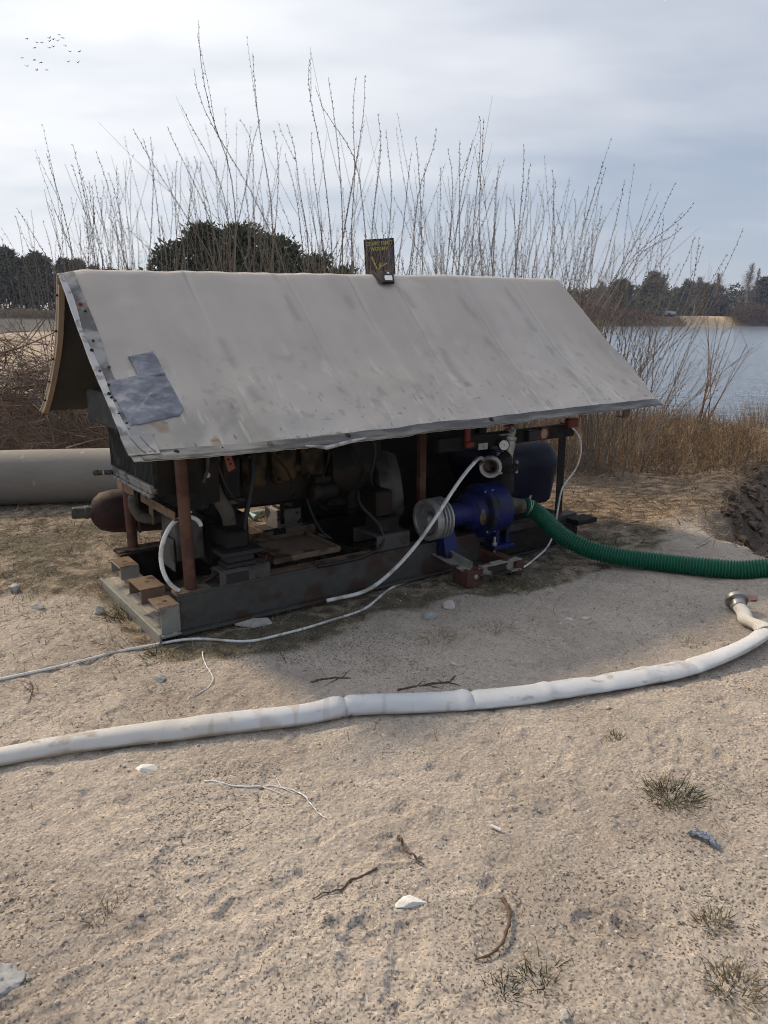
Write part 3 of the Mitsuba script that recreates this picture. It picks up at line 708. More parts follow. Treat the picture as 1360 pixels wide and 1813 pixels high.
part(skid, 'clamp', M(cat([box(.028, .044, .62, .69, .56, .655, .003), cyl((.02, .655, .62), (.05, .655, .62), .012, 8)])), 'dark_iron')
part(skid, 'post', M(box(1.70, 1.75, .18, .22, .21, 1.02, .003)), 'brown_iron', False, label='red brown middle post left of the blue pump')
part(skid, 'post', M(box(1.615, 1.665, .90, .94, .21, 1.05, .003)), 'brown_iron')
part(skid, 'post', M(cat([box(2.83, 2.90, .05, .058, .20, .86, .002), box(2.893, 2.90, .058, .11, .20, .86, .002)])), 'dark_iron', False, label='dark angle iron post at the right end')
part(skid, 'post', M(box(2.84, 2.90, .90, .95, .21, 1.05, .003)), 'dark_iron')
for y in (.10, .92):
    part(skid, 'top_rail', M(box(-.02, 3.15, y - .02, y + .02, 1.0 if y < .5 else 1.05, 1.04 if y < .5 else 1.09, .003)), 'brown_iron')
bar = part(skid, 'light_bar', M(box(1.70, 2.92, -.005, .045, .775, .862, .004)), 'dark_iron', False, label='dark board with lamps under the right half of the eave')
r0 = np.array([2.60, -.006, .820])
part(bar, 'lamp_ring', M(lathe([(0, .048), (.014, .048), (.018, .042), (.018, .034), (.012, .033)], r0, (0, -1, 0), 28)), 'red_paint', 40)
part(bar, 'reflector', M(lathe([(0, .033), (.014, .033), (.020, .018)], r0, (0, -1, 0), 24)), 'reflector', 40)
part(bar, 'lamp_box', M(box(2.43, 2.535, -.05, -.006, .785, .855, .006)), 'black_rubber')
part(bar, 'end_lamp', M(box(2.80, 2.90, -.06, -.006, .845, .91, .012)), 'red_paint')
part(bar, 'hook', M(cat([box(1.895, 1.935, -.030, -.006, .795, .93, .004), box(1.885, 1.95, -.05, -.03, .795, .83, .004)])), 'red_paint')
part(bar, 'name_plate', M(box(2.02, 2.10, -.010, -.0055, .762, .805, .002)), 'metal_light')
part(bar, 'handle', M(box(2.19, 2.30, -.03, -.006, .842, .852, .004)), 'metal_light')
# pump subframe in front of the beam
sub = part(skid, 'pump_rail', M(beam(angle_sec(.075, .05), (1.735, .06, .135), (1.735, -.30, .098), up=(0, 0, 1))), 'worn_angle', False)
part(skid, 'pump_rail', M(beam(csec(.05, .075), (1.77, -.315, .052), (2.08, -.33, .052), up=(0, 0, 1))), 'worn_angle', False)
part(skid, 'pump_rail', M(box(1.67, 1.80, -.335, -.20, .0, .098, .004)), 'brown_iron', label='brown end block of the pump base')
part(skid, 'pump_rail', M(box(2.05, 2.12, -.36, .0, .02, .10, .004)), 'brown_iron')
part(skid, 'rail_bolt', M(cyl((1.735, -.345, .06), (1.735, -.334, .06), .017, 6)), 'metal_light')
part(skid, 'pump_rail', M(box(2.15, 2.95, -.06, -.006, .03, .17, .004)), 'dark_iron')
part(skid, 'pump_rail', M(box(2.85, 3.04, -.16, -.03, .165, .20, .006)), 'dark_iron')
part(skid, 'cable_tray', M(box(2.2, 2.9, .1, .85, .19, .205, .003)), 'dark_iron')

# ------------------------------------------------------------------ engine with radiator, muffler and mounts
eng = thing('diesel_engine', 'dark greasy diesel engine with a big radiator, standing on the skid under the canopy', 'engine')
rad = part(eng, 'radiator', M(cat([box(-.028, .10, .15, .86, .76, 1.02, .004), box(-.034, .11, .142, .152, .72, 1.03, .002), box(-.034, .11, .858, .868, .72, 1.03, .002)])), 'radiator_bsdf', False)
fins = []
for k in range(58):
    y = .16 + k * .012
    z = np.linspace(.762, 1.02, 12)
    P = np.column_stack([-.031 + .003 * np.sin(z * 60 + k), y + .0022 * np.sin(z * 85 + 1.7 * k), z]); fins.append(tube(P, .0034, 4, False))
part(rad, 'fins', M(cat(fins)), 'radiator_bsdf', False, kind='stuff')
part(rad, 'bottom_rail', M(cat([box(-.052, -.03, .135, .875, .745, .762, .003), box(-.060, -.03, .135, .875, .700, .716, .003), box(-.048, .10, .14, .87, .715, .746, .003)])), 'radiator_rail', label='pale worn rail along the bottom of the radiator')
part(rad, 'upper_tank', M(box(-.135, .09, .13, .87, 1.022, 1.20, .012)), 'radiator_bsdf', 30)
part(rad, 'filler_neck', M(cyl((-.03, .60, 1.20), (-.03, .60, 1.235), .035, 16)), 'metal_light', 30)
part(rad, 'drain_stub', M(tube([(-.045, .80, .725), (-.075, .83, .722), (-.11, .865, .718)], .014, 12)), 'black_rubber', 30)
part(rad, 'stub_end', M(cyl((-.108, .863, .7185), (-.128, .884, .716), .0165, 14)), 'greasy_yellow', 30)
part(rad, 'stub_clip', M(cyl((-.078, .832, .722), (-.086, .841, .721), .0168, 14)), 'metal_light', 30)
part(rad, 'side_cover', M(box(-.02, .20, .120, .138, .70, 1.02, .003)), 'greasy_brown')
part(rad, 'shroud', M(trimesh.Trimesh(np.array([(x, y, z) for x, s in ((.11, 1), (.34, .9)) for y in (.5 - .35 * s, .5 + .35 * s) for z in (.82 - .22 * s, .86 + .15 * s)])).convex_hull), 'dark_iron')
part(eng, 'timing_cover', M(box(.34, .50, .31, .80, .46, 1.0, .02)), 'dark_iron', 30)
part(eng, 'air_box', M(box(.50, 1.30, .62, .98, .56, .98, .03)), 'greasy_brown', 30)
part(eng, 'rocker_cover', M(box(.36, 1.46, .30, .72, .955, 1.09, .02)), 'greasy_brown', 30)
elb = spline([(-.03, .50, .64), (-.028, .50, .56), (.01, .50, .512), (.10, .50, .497), (.27, .50, .48)], 26)
ep = part(eng, 'coolant_pipe', M(tube(elb, .026, 16)), 'cast_grey', 40, label='grey elbow pipe below the radiator')
part(ep, 'hose_sleeve', M(tube(elb[7:14], .029, 16)), 'duct_tan', 40)
part(ep, 'petcock', M(cat([cyl((-.01, .50, .50), (-.012, .49, .43), .007, 8), cyl((-.03, .49, .45), (.015, .49, .44), .005, 6)])), 'dark_iron')
part(ep, 'bracket', M(box(.055, .062, .46, .52, .47, .61, .002)), 'rust_plate')
# muffler
a0, a1 = np.array([-.185, 1.225, .415]), np.array([.50, 1.13, .375])
ax = unit(a1 - a0)
mf = part(eng, 'muffler', M(lathe([(.10, .050), (.104, .060), (.118, .084), (.155, .118), (.22, .134), (.32, .142), (.62, .142), (.67, .118), (.70, .06)], a0, ax, 36)), 'muffler_bsdf', 30, label='rust brown muffler drum sticking out on the left')
part(mf, 'outlet', M(lathe([(-.01, .034), (.0, .037), (.06, .037), (.065, .042), (.085, .042), (.09, .037), (.12, .038)], a0, ax, 24)), 'cast_grey', 30)
part(mf, 'outlet_bore', M(lathe([(-.0135, .030), (-.0105, .030)], a0, ax, 20)), 'black_rubber', 30)
# block and its parts
part(eng, 'cylinder_block', M(box(.47, 1.10, .34, .72, .52, .92, .012)), 'greasy_brown', 30)
for k in range(3):
    x = .53 + k * .19
    hd = part(eng, 'cylinder_cover', M(box(x, x + .155, .285, .345, .64 + .01 * k, .86, .022)), 'greasy_yellow', 30)
    for z in (.68, .83):
        part(hd, 'nut', M(cyl((x + .03, .286, z), (x + .03, .268, z), .013, 6)), 'dark_iron')
part(eng, 'brass_plug', M(lathe([(0, .024), (.010, .024), (.012, .018), (.006, .012)], (.87, .284, .735), (0, -1, 0), 20)), 'greasy_yellow', 30)
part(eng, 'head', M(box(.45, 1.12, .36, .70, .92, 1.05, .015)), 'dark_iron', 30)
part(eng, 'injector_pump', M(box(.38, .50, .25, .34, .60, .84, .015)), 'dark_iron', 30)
for k in range(3):
    part(eng, 'fuel_line', M(tube(spline([(.42 + .03 * k, .26, .82), (.45 + .05 * k, .22, .90), (.58 + .17 * k, .26, .93), (.60 + .19 * k, .29, .88)], 16), .0045, 6)), 'dark_iron', True)
part(eng, 'blue_filter', M(cyl((.30, .22, .68), (.30, .22, .79), .035, 18, .008)), 'blue_paint', 30)
part(eng, 'filter', M(cyl((.335, .22, .84), (.335, .22, .92), .030, 18, .006)), 'greasy_yellow', 30)
part(eng, 'pipe_stub', M(cyl((.27, .17, .775), (.285, .24, .78), .016, 14)), 'metal_light', 30)
part(eng, 'oil_pan', M(trimesh.Trimesh(np.array([(x, y, z) for x, y, z in ((.50, .36, .53), (1.08, .36, .53), (.50, .70, .53), (1.08, .70, .53), (.54, .40, .505), (.85, .40, .495), (.54, .66, .505), (.85, .66, .495), (1.06, .40, .50), (1.06, .66, .50))])).convex_hull), 'dark_iron', 30)
part(eng, 'flywheel_housing', M(lathe([(0, .20), (.02, .25), (.16, .26), (.26, .22), (.34, .15)], (1.09, .52, .68), (1, 0, -.03), 36)), 'greasy_brown', 30)
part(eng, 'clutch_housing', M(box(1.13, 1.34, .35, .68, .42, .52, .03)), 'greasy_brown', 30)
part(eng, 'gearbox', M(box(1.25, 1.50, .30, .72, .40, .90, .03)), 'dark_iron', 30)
part(eng, 'fan_guard', M(lathe([(0, .20), (.02, .235), (.10, .24), (.16, .21), (.17, .12)], (1.50, .42, .50), unit((.86, -.42, .1)), 36)), 'cast_grey', 30, label='rounded grey guard behind the middle post')
part(eng, 'dark_box', M(box(.30, .56, .30, .56, .22, .50, .02)), 'dark_iron', 30)
part(eng, 'grey_case', M(box(.10, .255, .24, .46, .305, .525, .006)), 'cast_grey', 30, label='grey sheet metal case behind the front left post')
part(eng, 'case_flap', M(box(.085, .093, .25, .44, .25, .43, .002)), 'cast_grey')
dp = spline([(.33, .24, .70), (.355, .235, .62), (.395, .23, .54), (.405, .23, .46), (.385, .23, .40)], 22)
td = tube(dp, .040, 16); td.vertices[:, 1] = .236 + (td.vertices[:, 1] - .236) * .5
part(eng, 'tan_duct', M(td), 'duct_tan', 40, label='tan bent duct coming down in front of the engine')
part(eng, 'manifold', M(tube(spline([(.40, .27, .585), (.48, .26, .59), (.56, .28, .585)], 10), .016, 10)), 'duct_tan', True)
part(eng, 'strut', M(tube([(.60, .30, .90), (.56, .24, .70), (.50, .22, .50), (.47, .20, .38)], .016, 8)), 'black_rubber', True)
part(eng, 'coolant_hose', M(tube(spline([(.46, .13, .36), (.36, .10, .30), (.25, .09, .245), (.13, .11, .20)], 20), .013, 10)), 'black_rubber', True)
for k, pts in enumerate(([(.43, .12, .36), (.36, .10, .30), (.30, .12, .255), (.20, .14, .23)], [(.56, .10, .30), (.50, .06, .255), (.36, .05, .245), (.22, .10, .225)])):
    part(eng, 'red_wire', M(tube(spline(pts, 20), .0035, 6)), 'wire_red', True)
for k in range(9):
    part(eng, 'cover_bolt', M(cyl((.40 + .12 * k, .302, .985), (.40 + .12 * k, .286, .985), .011, 6)), 'metal_light' if k % 4 == 1 else 'dark_iron')
for k in range(8):
    a = k * math.pi / 4 + .2
    part(eng, 'housing_bolt', M(cyl((1.105, .52 + .225 * math.cos(a), .68 + .225 * math.sin(a)), (1.085, .52 + .225 * math.cos(a), .68 + .225 * math.sin(a)), .012, 6)), 'dark_iron')
for k, (pts, r_) in enumerate((([(.36, .29, .95), (.34, .20, .84), (.40, .19, .66), (.50, .24, .58)], .008), ([(.62, .27, .90), (.72, .22, .80), (.80, .23, .66), (.78, .26, .56)], .006), ([(1.02, .30, .92), (1.06, .24, .80), (1.02, .25, .66), (1.09, .29, .56)], .010), ([(1.32, .28, .90), (1.38, .22, .78), (1.36, .24, .62), (1.44, .26, .52)], .009), ([(.24, .15, .98), (.27, .16, .86), (.24, .17, .74)], .012))):
    part(eng, 'pipe', M(tube(spline(pts, 22), r_, 8)), ('black_rubber', 'dark_iron', 'greasy_brown', 'black_rubber', 'cast_grey')[k], True)
part(eng, 'belt_wheel', M(lathe([(0, .06), (.004, .075), (.012, .075), (.018, .062), (.026, .075), (.034, .075), (.038, .06)], (.285, .36, .62), (1, 0, 0), 28)), 'cast_grey', 30)
part(eng, 'starter', M(cat([cyl((.95, .27, .575), (1.12, .27, .575), .048, 20, .008), cyl((.97, .27, .645), (1.08, .27, .645), .026, 16, .005)])), 'dark_iron', 30)
# mounts on the beams
mt = part(eng, 'engine_mount', M(cat([box(.235, .53, -.005, .105, .283, .291, .002), box(.235, .53, -.005, .003, .211, .283, .002), box(.235, .53, .097, .105, .211, .283, .002)])), 'cast_grey', False, label='grey channel mount on the front beam at the left')
part(mt, 'rubber_foot', M(cat([box(.28, .46, .01, .12, .2915, .315, .004), box(.26, .50, -.0, .13, .355, .38, .004), box(.29, .45, .02, .11, .315, .355, .006)])), 'black_rubber')
part(mt, 'leg', M(box(.31, .44, .06, .30, .38, .47, .01)), 'dark_iron')
part(mt, 'opening', M(box(.27, .40, -.0075, -.005, .216, .272, .001)), 'black_rubber')
mt = part(eng, 'engine_mount', M(cat([box(1.255, 1.50, .02, .285, .298, .308, .002), box(1.255, 1.50, .02, .030, .211, .298, .002), box(1.255, 1.50, .275, .285, .211, .298, .002)])), 'cast_grey', False, label='grey channel mount on the front beam left of the pump')
part(mt, 'rubber_foot', M(box(1.29, 1.45, .06, .20, .3085, .40, .006)), 'dark_iron')
part(mt, 'leg', M(box(1.31, 1.43, .10, .34, .40, .56, .01)), 'greasy_brown')
mt = part(eng, 'engine_mount', M(cat([box(.99, 1.17, .80, .98, .335, .345, .002), box(.99, 1.17, .80, .81, .2105, .335, .002), box(.99, .998, .81, .98, .2105, .335, .002)])), 'worn_angle', False, label='pale rear engine mount in the sun behind the sump')
part(mt, 'rubber_foot', M(box(1.02, 1.13, .82, .93, .3455, .37, .004)), 'black_rubber')
part(mt, 'leg', M(cat([box(1.06, 1.12, .70, .90, .37, .46, .008), box(1.01, 1.04, .79, .80, .25, .40, .004)])), 'dark_iron')
part(eng, 'drip_pan', M(cat([box(.60, 1.04, .09, .52, .238, .246, .002), box(.60, 1.04, .09, .097, .246, .272, .002), box(.60, .607, .097, .52, .246, .272, .002), box(1.033, 1.04, .097, .52, .246, .272, .002), box(.607, 1.033, .513, .52, .246, .272, .002)])), 'rust_plate', label='rusty drip pan under the engine')
part(eng, 'pan_lid', M(box(.612, .80, .10, .40, .2725, .278, .002)), 'rust_plate')
part(eng, 'floor_rail', M(cat([box(.55, 1.14, .56, .566, .23, .29, .002), box(.55, 1.14, .566, .61, .23, .236, .002)])), 'rust_plate')
part(eng, 'floor_rail', M(cat([box(.80, .806, .61, .98, .211, .27, .002), box(.806, .86, .61, .98, .211, .217, .002)])), 'rust_plate')
rg = []
for k in range(7):
    rg.append(tube(spline([(.84 + .012 * k, .59 + .003 * (k % 3), .285), (.845 + .012 * k, .555 - .004 * (k % 2), .29), (.84 + .011 * k, .545, .25), (.835 + .013 * k, .54 - .005 * (k % 3), .20 + .008 * (k % 3))], 10), [.007] * 9 + [.003], 6))
single('oily_rag', M(cat(rg)), 'dark_iron', 'dark oily rag hung over the rail under the engine', 'rag', smooth=True)
for k, (pts, r) in enumerate((([(.98, .40, .60), (.985, .38, .50), (1.00, .33, .40), (1.02, .26, .32), (1.06, .22, .282)], .009), ([(1.24, .20, .56), (1.24, .12, .45), (1.30, .06, .36), (1.30, .02, .27), (1.18, -.015, .225), (1.0, -.02, .212), (.82, -.015, .214)], .010), ([(1.05, .45, .52), (1.10, .44, .45), (1.16, .44, .40)], .007))):
    part(eng, 'cable', M(tube(spline(pts, 26), r, 8)), 'black_rubber', True)

# ------------------------------------------------------------------ blue pump with its valve head
pump = thing('water_pump', 'bright blue centrifugal water pump with a grey belt pulley and a metal valve head', 'pump')
AX = np.array([0, 0, .362])
pr = [(0, .118), (.004, .130)]
for k in range(4):
    x = .018 + .026 * k; pr += [(x, .131), (x + .005, .114), (x + .011, .114), (x + .016, .131)]
pr += [(.124, .132), (.128, .126)]
pl = part(pump, 'pulley', M(cat([lathe([(.040, .105), (.041, .112)] + [(a, b) for a, b in pr[2:]], AX + [1.61, 0, 0], (1, 0, 0), 44)])), 'pulley_bsdf', 25, label='grey four groove belt pulley')
def ring_mesh(prof, p0, axis, sides):
    axis = unit(axis); u = unit(np.cross(axis, [0, 0, 1.0])); w = np.cross(axis, u); a = np.arange(sides) * 2 * np.pi / sides
    V = np.vstack([np.asarray(p0) + axis * h + r * (np.cos(a)[:, None] * u + np.sin(a)[:, None] * w) for h, r in prof]); n = len(prof)
    I, J = np.meshgrid(np.arange(n), np.arange(sides), indexing='ij')
    q = np.stack([I * sides + J, I * sides + (J + 1) % sides, ((I + 1) % n) * sides + (J + 1) % sides, ((I + 1) % n) * sides + J], -1).reshape(-1, 4)
    return TM(V, np.vstack([q[:, [0, 1, 2]], q[:, [0, 2, 3]]]))
part(pl, 'rim', M(ring_mesh([(0, .131), (-.006, .128), (-.006, .108), (.0, .102), (.042, .096), (.042, .131)], AX + [1.61, 0, 0], (1, 0, 0), 44)), 'pulley_bsdf', 25)
part(pl, 'hub', M(lathe([(-.004, .012), (-.004, .026), (.004, .032), (.012, .05), (.045, .055)], AX + [1.61, 0, 0], (1, 0, 0), 32)), 'pulley_bsdf', 25)
part(pump, 'shaft_housing', M(lathe([(.238, .055), (.24, .070), (.425, .073), (.445, .095), (.46, .118), (.52, .128), (.528, .168), (.535, .175), (.565, .178), (.57, .16)], AX + [1.50, 0, 0], (1, 0, 0), 44)), 'blue_paint', 30)
w0 = AX + [1.985, -.113, -.012]
part(pump, 'window', M(TM(*(lambda t: (t.vertices * [.8, .34, 1.5] + w0, t.faces))(trimesh.creation.icosphere(3, .036)))), 'rust_plate', 30, label='rusty oval window of the bearing housing')
part(pump, 'volute', M(lathe([(.57, .155), (.585, .168), (.60, .17), (.68, .17), (.71, .163), (.72, .13), (.735, .12), (.75, .085)], AX + [1.50, 0, 0], (1, 0, 0), 44)), 'blue_paint', 30)
for k in range(10):
    a = k * 2 * math.pi / 10 + .2
    part(pump, 'flange_bolt', M(cyl(AX + [2.025, .16 * math.cos(a), .16 * math.sin(a)], AX + [2.105, .16 * math.cos(a), .16 * math.sin(a)], .0105, 6)), 'blue_paint' if k % 3 else 'metal_light')
for k in range(8):
    a = k * 2 * math.pi / 8
    part(pump, 'rib', M(TM(*(lambda t: (t.vertices, t.faces))(box(2.10, 2.20, .155 * math.cos(a) - .014, .155 * math.cos(a) + .014, .362 + .155 * math.sin(a) - .014 , .362 + .155 * math.sin(a) + .014 , .006)))), 'blue_paint', 30)
part(pump, 'discharge_neck', M(lathe([(0, .075), (.10, .068), (.16, .062)], (2.27, .02, .46), (.08, 0, 1), 28)), 'dark_iron', 30)
part(pump, 'flange', M(lathe([(0, .085), (.004, .09), (.018, .09), (.022, .098), (.046, .098), (.05, .09)], (2.285, .02, .600), (0, 0, 1), 32)), 'dark_iron', 30)
for k in range(4):
    a = k * math.pi / 2 + .5
    part(pump, 'flange_bolt', M(cyl((2.285 + .08 * math.cos(a), .02 + .08 * math.sin(a), .585), (2.285 + .08 * math.cos(a), .02 + .08 * math.sin(a), .668), .011, 6)), 'metal_light')
part(pump, 'suction_cone', M(lathe([(0, .072), (.012, .078), (.02, .066), (.09, .058), (.17, .047)], AX + [2.25, 0, -.0], unit((1, -.22, -.10)), 28)), 'duct_tan', 30, label='brown grey suction reducer')
# feet
part(pump, 'foot', M(trimesh.Trimesh(np.array([(x, y, z) for x, y, z in ((1.69, -.11, .125), (1.80, -.11, .125), (1.69, .11, .125), (1.80, .11, .125), (1.70, -.05, .31), (1.79, -.05, .31), (1.70, .05, .31), (1.79, .05, .31))])).convex_hull), 'blue_paint')
part(pump, 'foot', M(cat([box(2.06, 2.24, -.15, .12, .12, .145, .004), box(2.10, 2.13, -.12, .10, .145, .26, .004), box(2.19, 2.22, -.12, .10, .145, .26, .004)])), 'blue_paint')
for x, y in ((2.08, -.125), (2.21, -.10)):
    bt_ = part(pump, 'stud', M(cyl((x, y, .10), (x, y, .205), .0085, 8)), 'metal_light', 30)
    part(bt_, 'nut', M(cyl((x, y, .146), (x, y, .168), .017, 6)), 'metal_light')
# valve head
VX, VY = 2.285, .02
vb = part(pump, 'valve_body', M(lathe([(0, .052), (.02, .048), (.03, .044), (.08, .047), (.13, .05), (.15, .044), (.155, .052), (.175, .052), (.178, .040), (.195, .036), (.20, .02)], (VX, VY, .650), (.16, 0, 1), 28)), 'metal_light', 30, label='pale metal valve body above the pump')
part(vb, 'cap', M(lathe([(0, .040), (.012, .042), (.03, .034), (.034, .02)], (VX + .032, VY, .843), (.16, 0, 1), 20)), 'metal_light', 30)
part(vb, 'hand_wheel', M(cat([tube([(VX + .03 + .03 * math.cos(a), VY + .03 * math.sin(a), .895) for a in np.linspace(0, 2 * math.pi, 20)], .006, 6), cyl((VX + .03, VY, .87), (VX + .03, VY, .90), .007, 8)])), 'red_paint', 30)
pd = unit((-.68, -.74, -.06)); c0 = np.array([VX - .01, VY, .700])
part(pump, 'side_branch', M(cat([tube([c0, c0 + pd * .14], .040, 24), lathe([(.10, .042), (.105, .050), (.125, .050), (.13, .044)], c0, pd, 24)])), 'dark_iron', 30)
cp = np.array([2.03, -.115, .672])
part(pump, 'branch_pipe', M(tube(spline([c0 + pd * .10, c0 + pd * .18, cp - pd * .06], 12), .042, 24)), 'dark_iron', 30)
cg = part(pump, 'coupling', M(ring_mesh([(-.035, .050), (-.035, .060), (-.012, .062), (-.010, .070), (.014, .071), (.018, .066), (.018, .054), (.010, .050), (.004, .0435), (-.03, .0435)], cp, pd, 40)), 'metal_light', 25, label='round metal hose coupling facing the viewer')
part(cg, 'seal', M(ring_mesh([(-.02, .0434), (.008, .0434), (.008, .037), (-.02, .037)], cp, pd, 32)), 'black_rubber', 25)
part(cg, 'bore', M(lathe([(-.05, .041), (-.045, .041)], cp, pd, 24)), 'rust_plate', 25)
for k in range(2):
    a = k * math.pi + .4; u = unit(np.cross(pd, (0, 0, 1))); w = np.cross(u, pd); q = cp + pd * .016 + .058 * (math.cos(a) * u + math.sin(a) * w)
    part(cg, 'lug', M(TM(*(lambda t: (t.vertices + q, t.faces))(trimesh.creation.icosphere(2, .012)))), 'metal_light', 30)
gp = np.array([2.205, -.045, .783]); gd = unit((-.45, -.85, .12))
ga = part(pump, 'gauge', M(lathe([(-.028, .030), (-.026, .036), (.0, .036), (.006, .038), (.008, .033)], gp, gd, 28)), 'blue_paint', 30, label='round pressure gauge with a white dial')
part(ga, 'dial', M(lathe([(.0075, .032), (.0095, .0315)], gp, gd, 28)), 'dial', 30)
gu = unit(np.cross(gd, (0, 0, 1))); gw = np.cross(gu, gd)
part(ga, 'needle', M(tube([gp + gd * .0105 - gu * .006 - gw * .004, gp + gd * .0105 + gu * .02 + gw * .014], [.002, .0008], 5)), 'black_rubber')
part(ga, 'ticks', M(cat([tube([gp + gd * .010 + (gu * math.cos(a) + gw * math.sin(a)) * .024, gp + gd * .010 + (gu * math.cos(a) + gw * math.sin(a)) * .029], .0009, 4) for a in np.linspace(-.7, 3.9, 11)])), 'black_rubber', False, kind='stuff')
part(ga, 'stem', M(tube([gp - gd * .012 + [0, 0, -.03], gp - gd * .012 + [-.012, 0, -.085]], .008, 8)), 'metal_light', 30)
part(ga, 'nipple', M(cyl(gp + [-.03, .01, -.075], gp + [-.04, .005, -.045], .016, 6)), 'metal_light')
part(pump, 'elbow', M(tube(spline([cp + [-.045, .015, .030], (1.965, -.118, .722), (1.92, -.140, .742), (1.865, -.150, .722)], 14), .0125, 10)), 'metal_light', 30)

# blue tank
sp = []
for x, rx in ((2.46, .12), (2.93, .16)):
    for y in (.36, .64):
        for z in (.27, .70 - rx):
            k = m3d.Manifold.sphere(rx if z > .4 else .06, 32); sp.append(k.translate((x + (0 if z > .4 else (.09 if x > 2 else -.04)), y + (0 if z > .4 else (.09 if y > .5 else -.09)) * 0, z)))
single('blue_tank', M(m3d.Manifold.batch_hull(sp).to_mesh() and (lambda q: TM(q.vert_properties[:, :3], q.tri_verts))(m3d.Manifold.batch_hull(sp).to_mesh())), 'navy_plastic', 'tall dark navy plastic tank with rounded shoulders behind the blue pump', 'tank', smooth=40)

# ------------------------------------------------------------------ hoses, tubes and cables
hp = M(np.array([(2.405, -.033, .345), (2.47, -.05, .328)]))
path = np.vstack([hp, [(1.13, 4.98, .215), (1.36, 4.865, .10), (1.70, 4.75, .064), (2.03, 4.62, .062), (2.37, 4.52, .06), (2.8, 4.42, .06), (3.4, 4.30, .06)]])
n = 1150
hpth = spline(path, n); hpth[:, 2] = np.maximum(hpth[:, 2], gz(hpth[:, 0], hpth[:, 1]) + .048)
from scipy.ndimage import gaussian_filter1d
hpth = gaussian_filter1d(hpth, 12, axis=0, mode='nearest')
hl = np.r_[0, np.cumsum(np.linalg.norm(np.diff(hpth, axis=0), axis=1))]
rr_ = .0490 + .0120 * np.sqrt(np.clip(.5 + .5 * np.sin(hl * 2 * np.pi / .0185), 0, 1))
gh = single('green_hose', tube(hpth, rr_, 26), 'green_hose_bsdf', 'green corrugated suction hose running from the blue pump to the right', 'hose', smooth=True)
hd = unit(hpth[30] - hpth[0])
part(gh, 'hose_clamp', cat([tube(hpth[14:34:2], .0565, 28), *[cyl(hpth[24] + np.array([0, 0, .055]), hpth[24] + np.array([0.012, 0, .085]), .008, 8)]]), 'metal_light', 30)

# white layflat hose
HP = np.array([(-2.6, 2.12), (-1.85, 2.40), (-1.43, 2.55), (-1.15, 2.65), (-.84, 2.725), (-.52, 2.795), (-.28, 2.86), (-.17, 2.905), (.05, 2.925), (.33, 2.955), (.53, 2.99), (.84, 3.085), (1.2, 3.20), (1.56, 3.36), (1.80, 3.52), (1.905, 3.62)])
c = spline(HP, 420)
def hose_mesh(c, hw, hh, lean, zoff, sides=26, seed=0, closed=(True, True)):
    n = len(c); t = np.gradient(c, axis=0); t /= np.linalg.norm(t, axis=1, keepdims=True)
    side = np.column_stack([t[:, 1], -t[:, 0], np.zeros(n)]); side /= np.linalg.norm(side, axis=1, keepdims=True)
    up = np.cross(side, t)
    a = np.arange(sides) * 2 * np.pi / sides
    ca, sa = np.cos(a), np.sin(a)
    ex = np.sign(ca) * np.abs(ca) ** .9; sa = np.sign(sa) * np.abs(sa) ** 1.4
    S = side[:, None] * np.cos(lean)[:, None, None] + up[:, None] * np.sin(lean)[:, None, None]
    U = -side[:, None] * np.sin(lean)[:, None, None] + up[:, None] * np.cos(lean)[:, None, None]
    kk = np.exp(-((c[:, 0] + .165) / .10) ** 2) + .6 * np.exp(-((c[:, 0] - .35) / .12) ** 2) + .5 * np.exp(-((c[:, 0] - 1.0) / .2) ** 2) + .25
    wr = 1 + 0.16 * kk[:, None] * (meshkit.fbm(np.stack([np.broadcast_to(np.arange(n)[:, None] * .22, (n, sides)), np.broadcast_to(ca * 1.6, (n, sides)) + 9, np.broadcast_to(sa * 1.6, (n, sides)) + 5], -1), 3, 60 + seed) - .5) + 0.10 * (meshkit.fbm(np.stack([np.broadcast_to(np.arange(n)[:, None] * .05, (n, sides)), np.broadcast_to(ca * 1.2, (n, sides)) + 5, np.broadcast_to(sa * 1.2, (n, sides)) + 5], -1), 3, 40 + seed) - .5)
    V = c[:, None] + S * (hw[:, None] * ex * wr)[..., None] + U * (hh[:, None] * sa * wr)[..., None]
    V = V.reshape(-1, 3)
    I, J = np.meshgrid(np.arange(n - 1), np.arange(sides), indexing='ij')
    q = np.stack([I * sides + J, (I + 1) * sides + J, (I + 1) * sides + (J + 1) % sides, I * sides + (J + 1) % sides], -1).reshape(-1, 4)
    k = len(V); j = np.arange(sides); o = (n - 1) * sides
    V = np.vstack([V, c[0], c[-1]])
    f = np.vstack([q[:, [0, 1, 2]], q[:, [0, 2, 3]], np.stack([np.full(sides, k), j, (j + 1) % sides], 1), np.stack([np.full(sides, k + 1), o + (j + 1) % sides, o + j], 1)])
    return TM(V, f)


x = c[:, 0]
def bumpx(x0, w): return np.exp(-((x - x0) / w) ** 2)
hw = 1.18 * (.037 + .009 * sstep(-1.4, -.8, x) + .008 * sstep(-.1, .5, x) - .012 * bumpx(-.165, .009) + .003 * bumpx(-.19, .020) + .004 * bumpx(.33, .02) - .006 * bumpx(.372, .016) + .003 * bumpx(1.05, .05) - .004 * bumpx(.72, .03) - .003 * bumpx(-.95, .06))
hh = 1.2 * (.026 + .006 * sstep(-1.4, -.8, x) - .007 * sstep(-.1, .6, x) - .019 * bumpx(-.165, .008) + .003 * bumpx(-.20, .030) + .002 * bumpx(-.135, .02) + .003 * bumpx(.335, .016) - .006 * bumpx(.37, .012) + .004 * bumpx(.70, .02) + .004 * bumpx(1.18, .03) - .005 * bumpx(.95, .05) - .002 * bumpx(-.80, .05) - .005 * bumpx(1.42, .02))
lean = -.12 + .10 * sstep(0.3, 1, x) + .55 * sstep(1.25, 1.85, x)
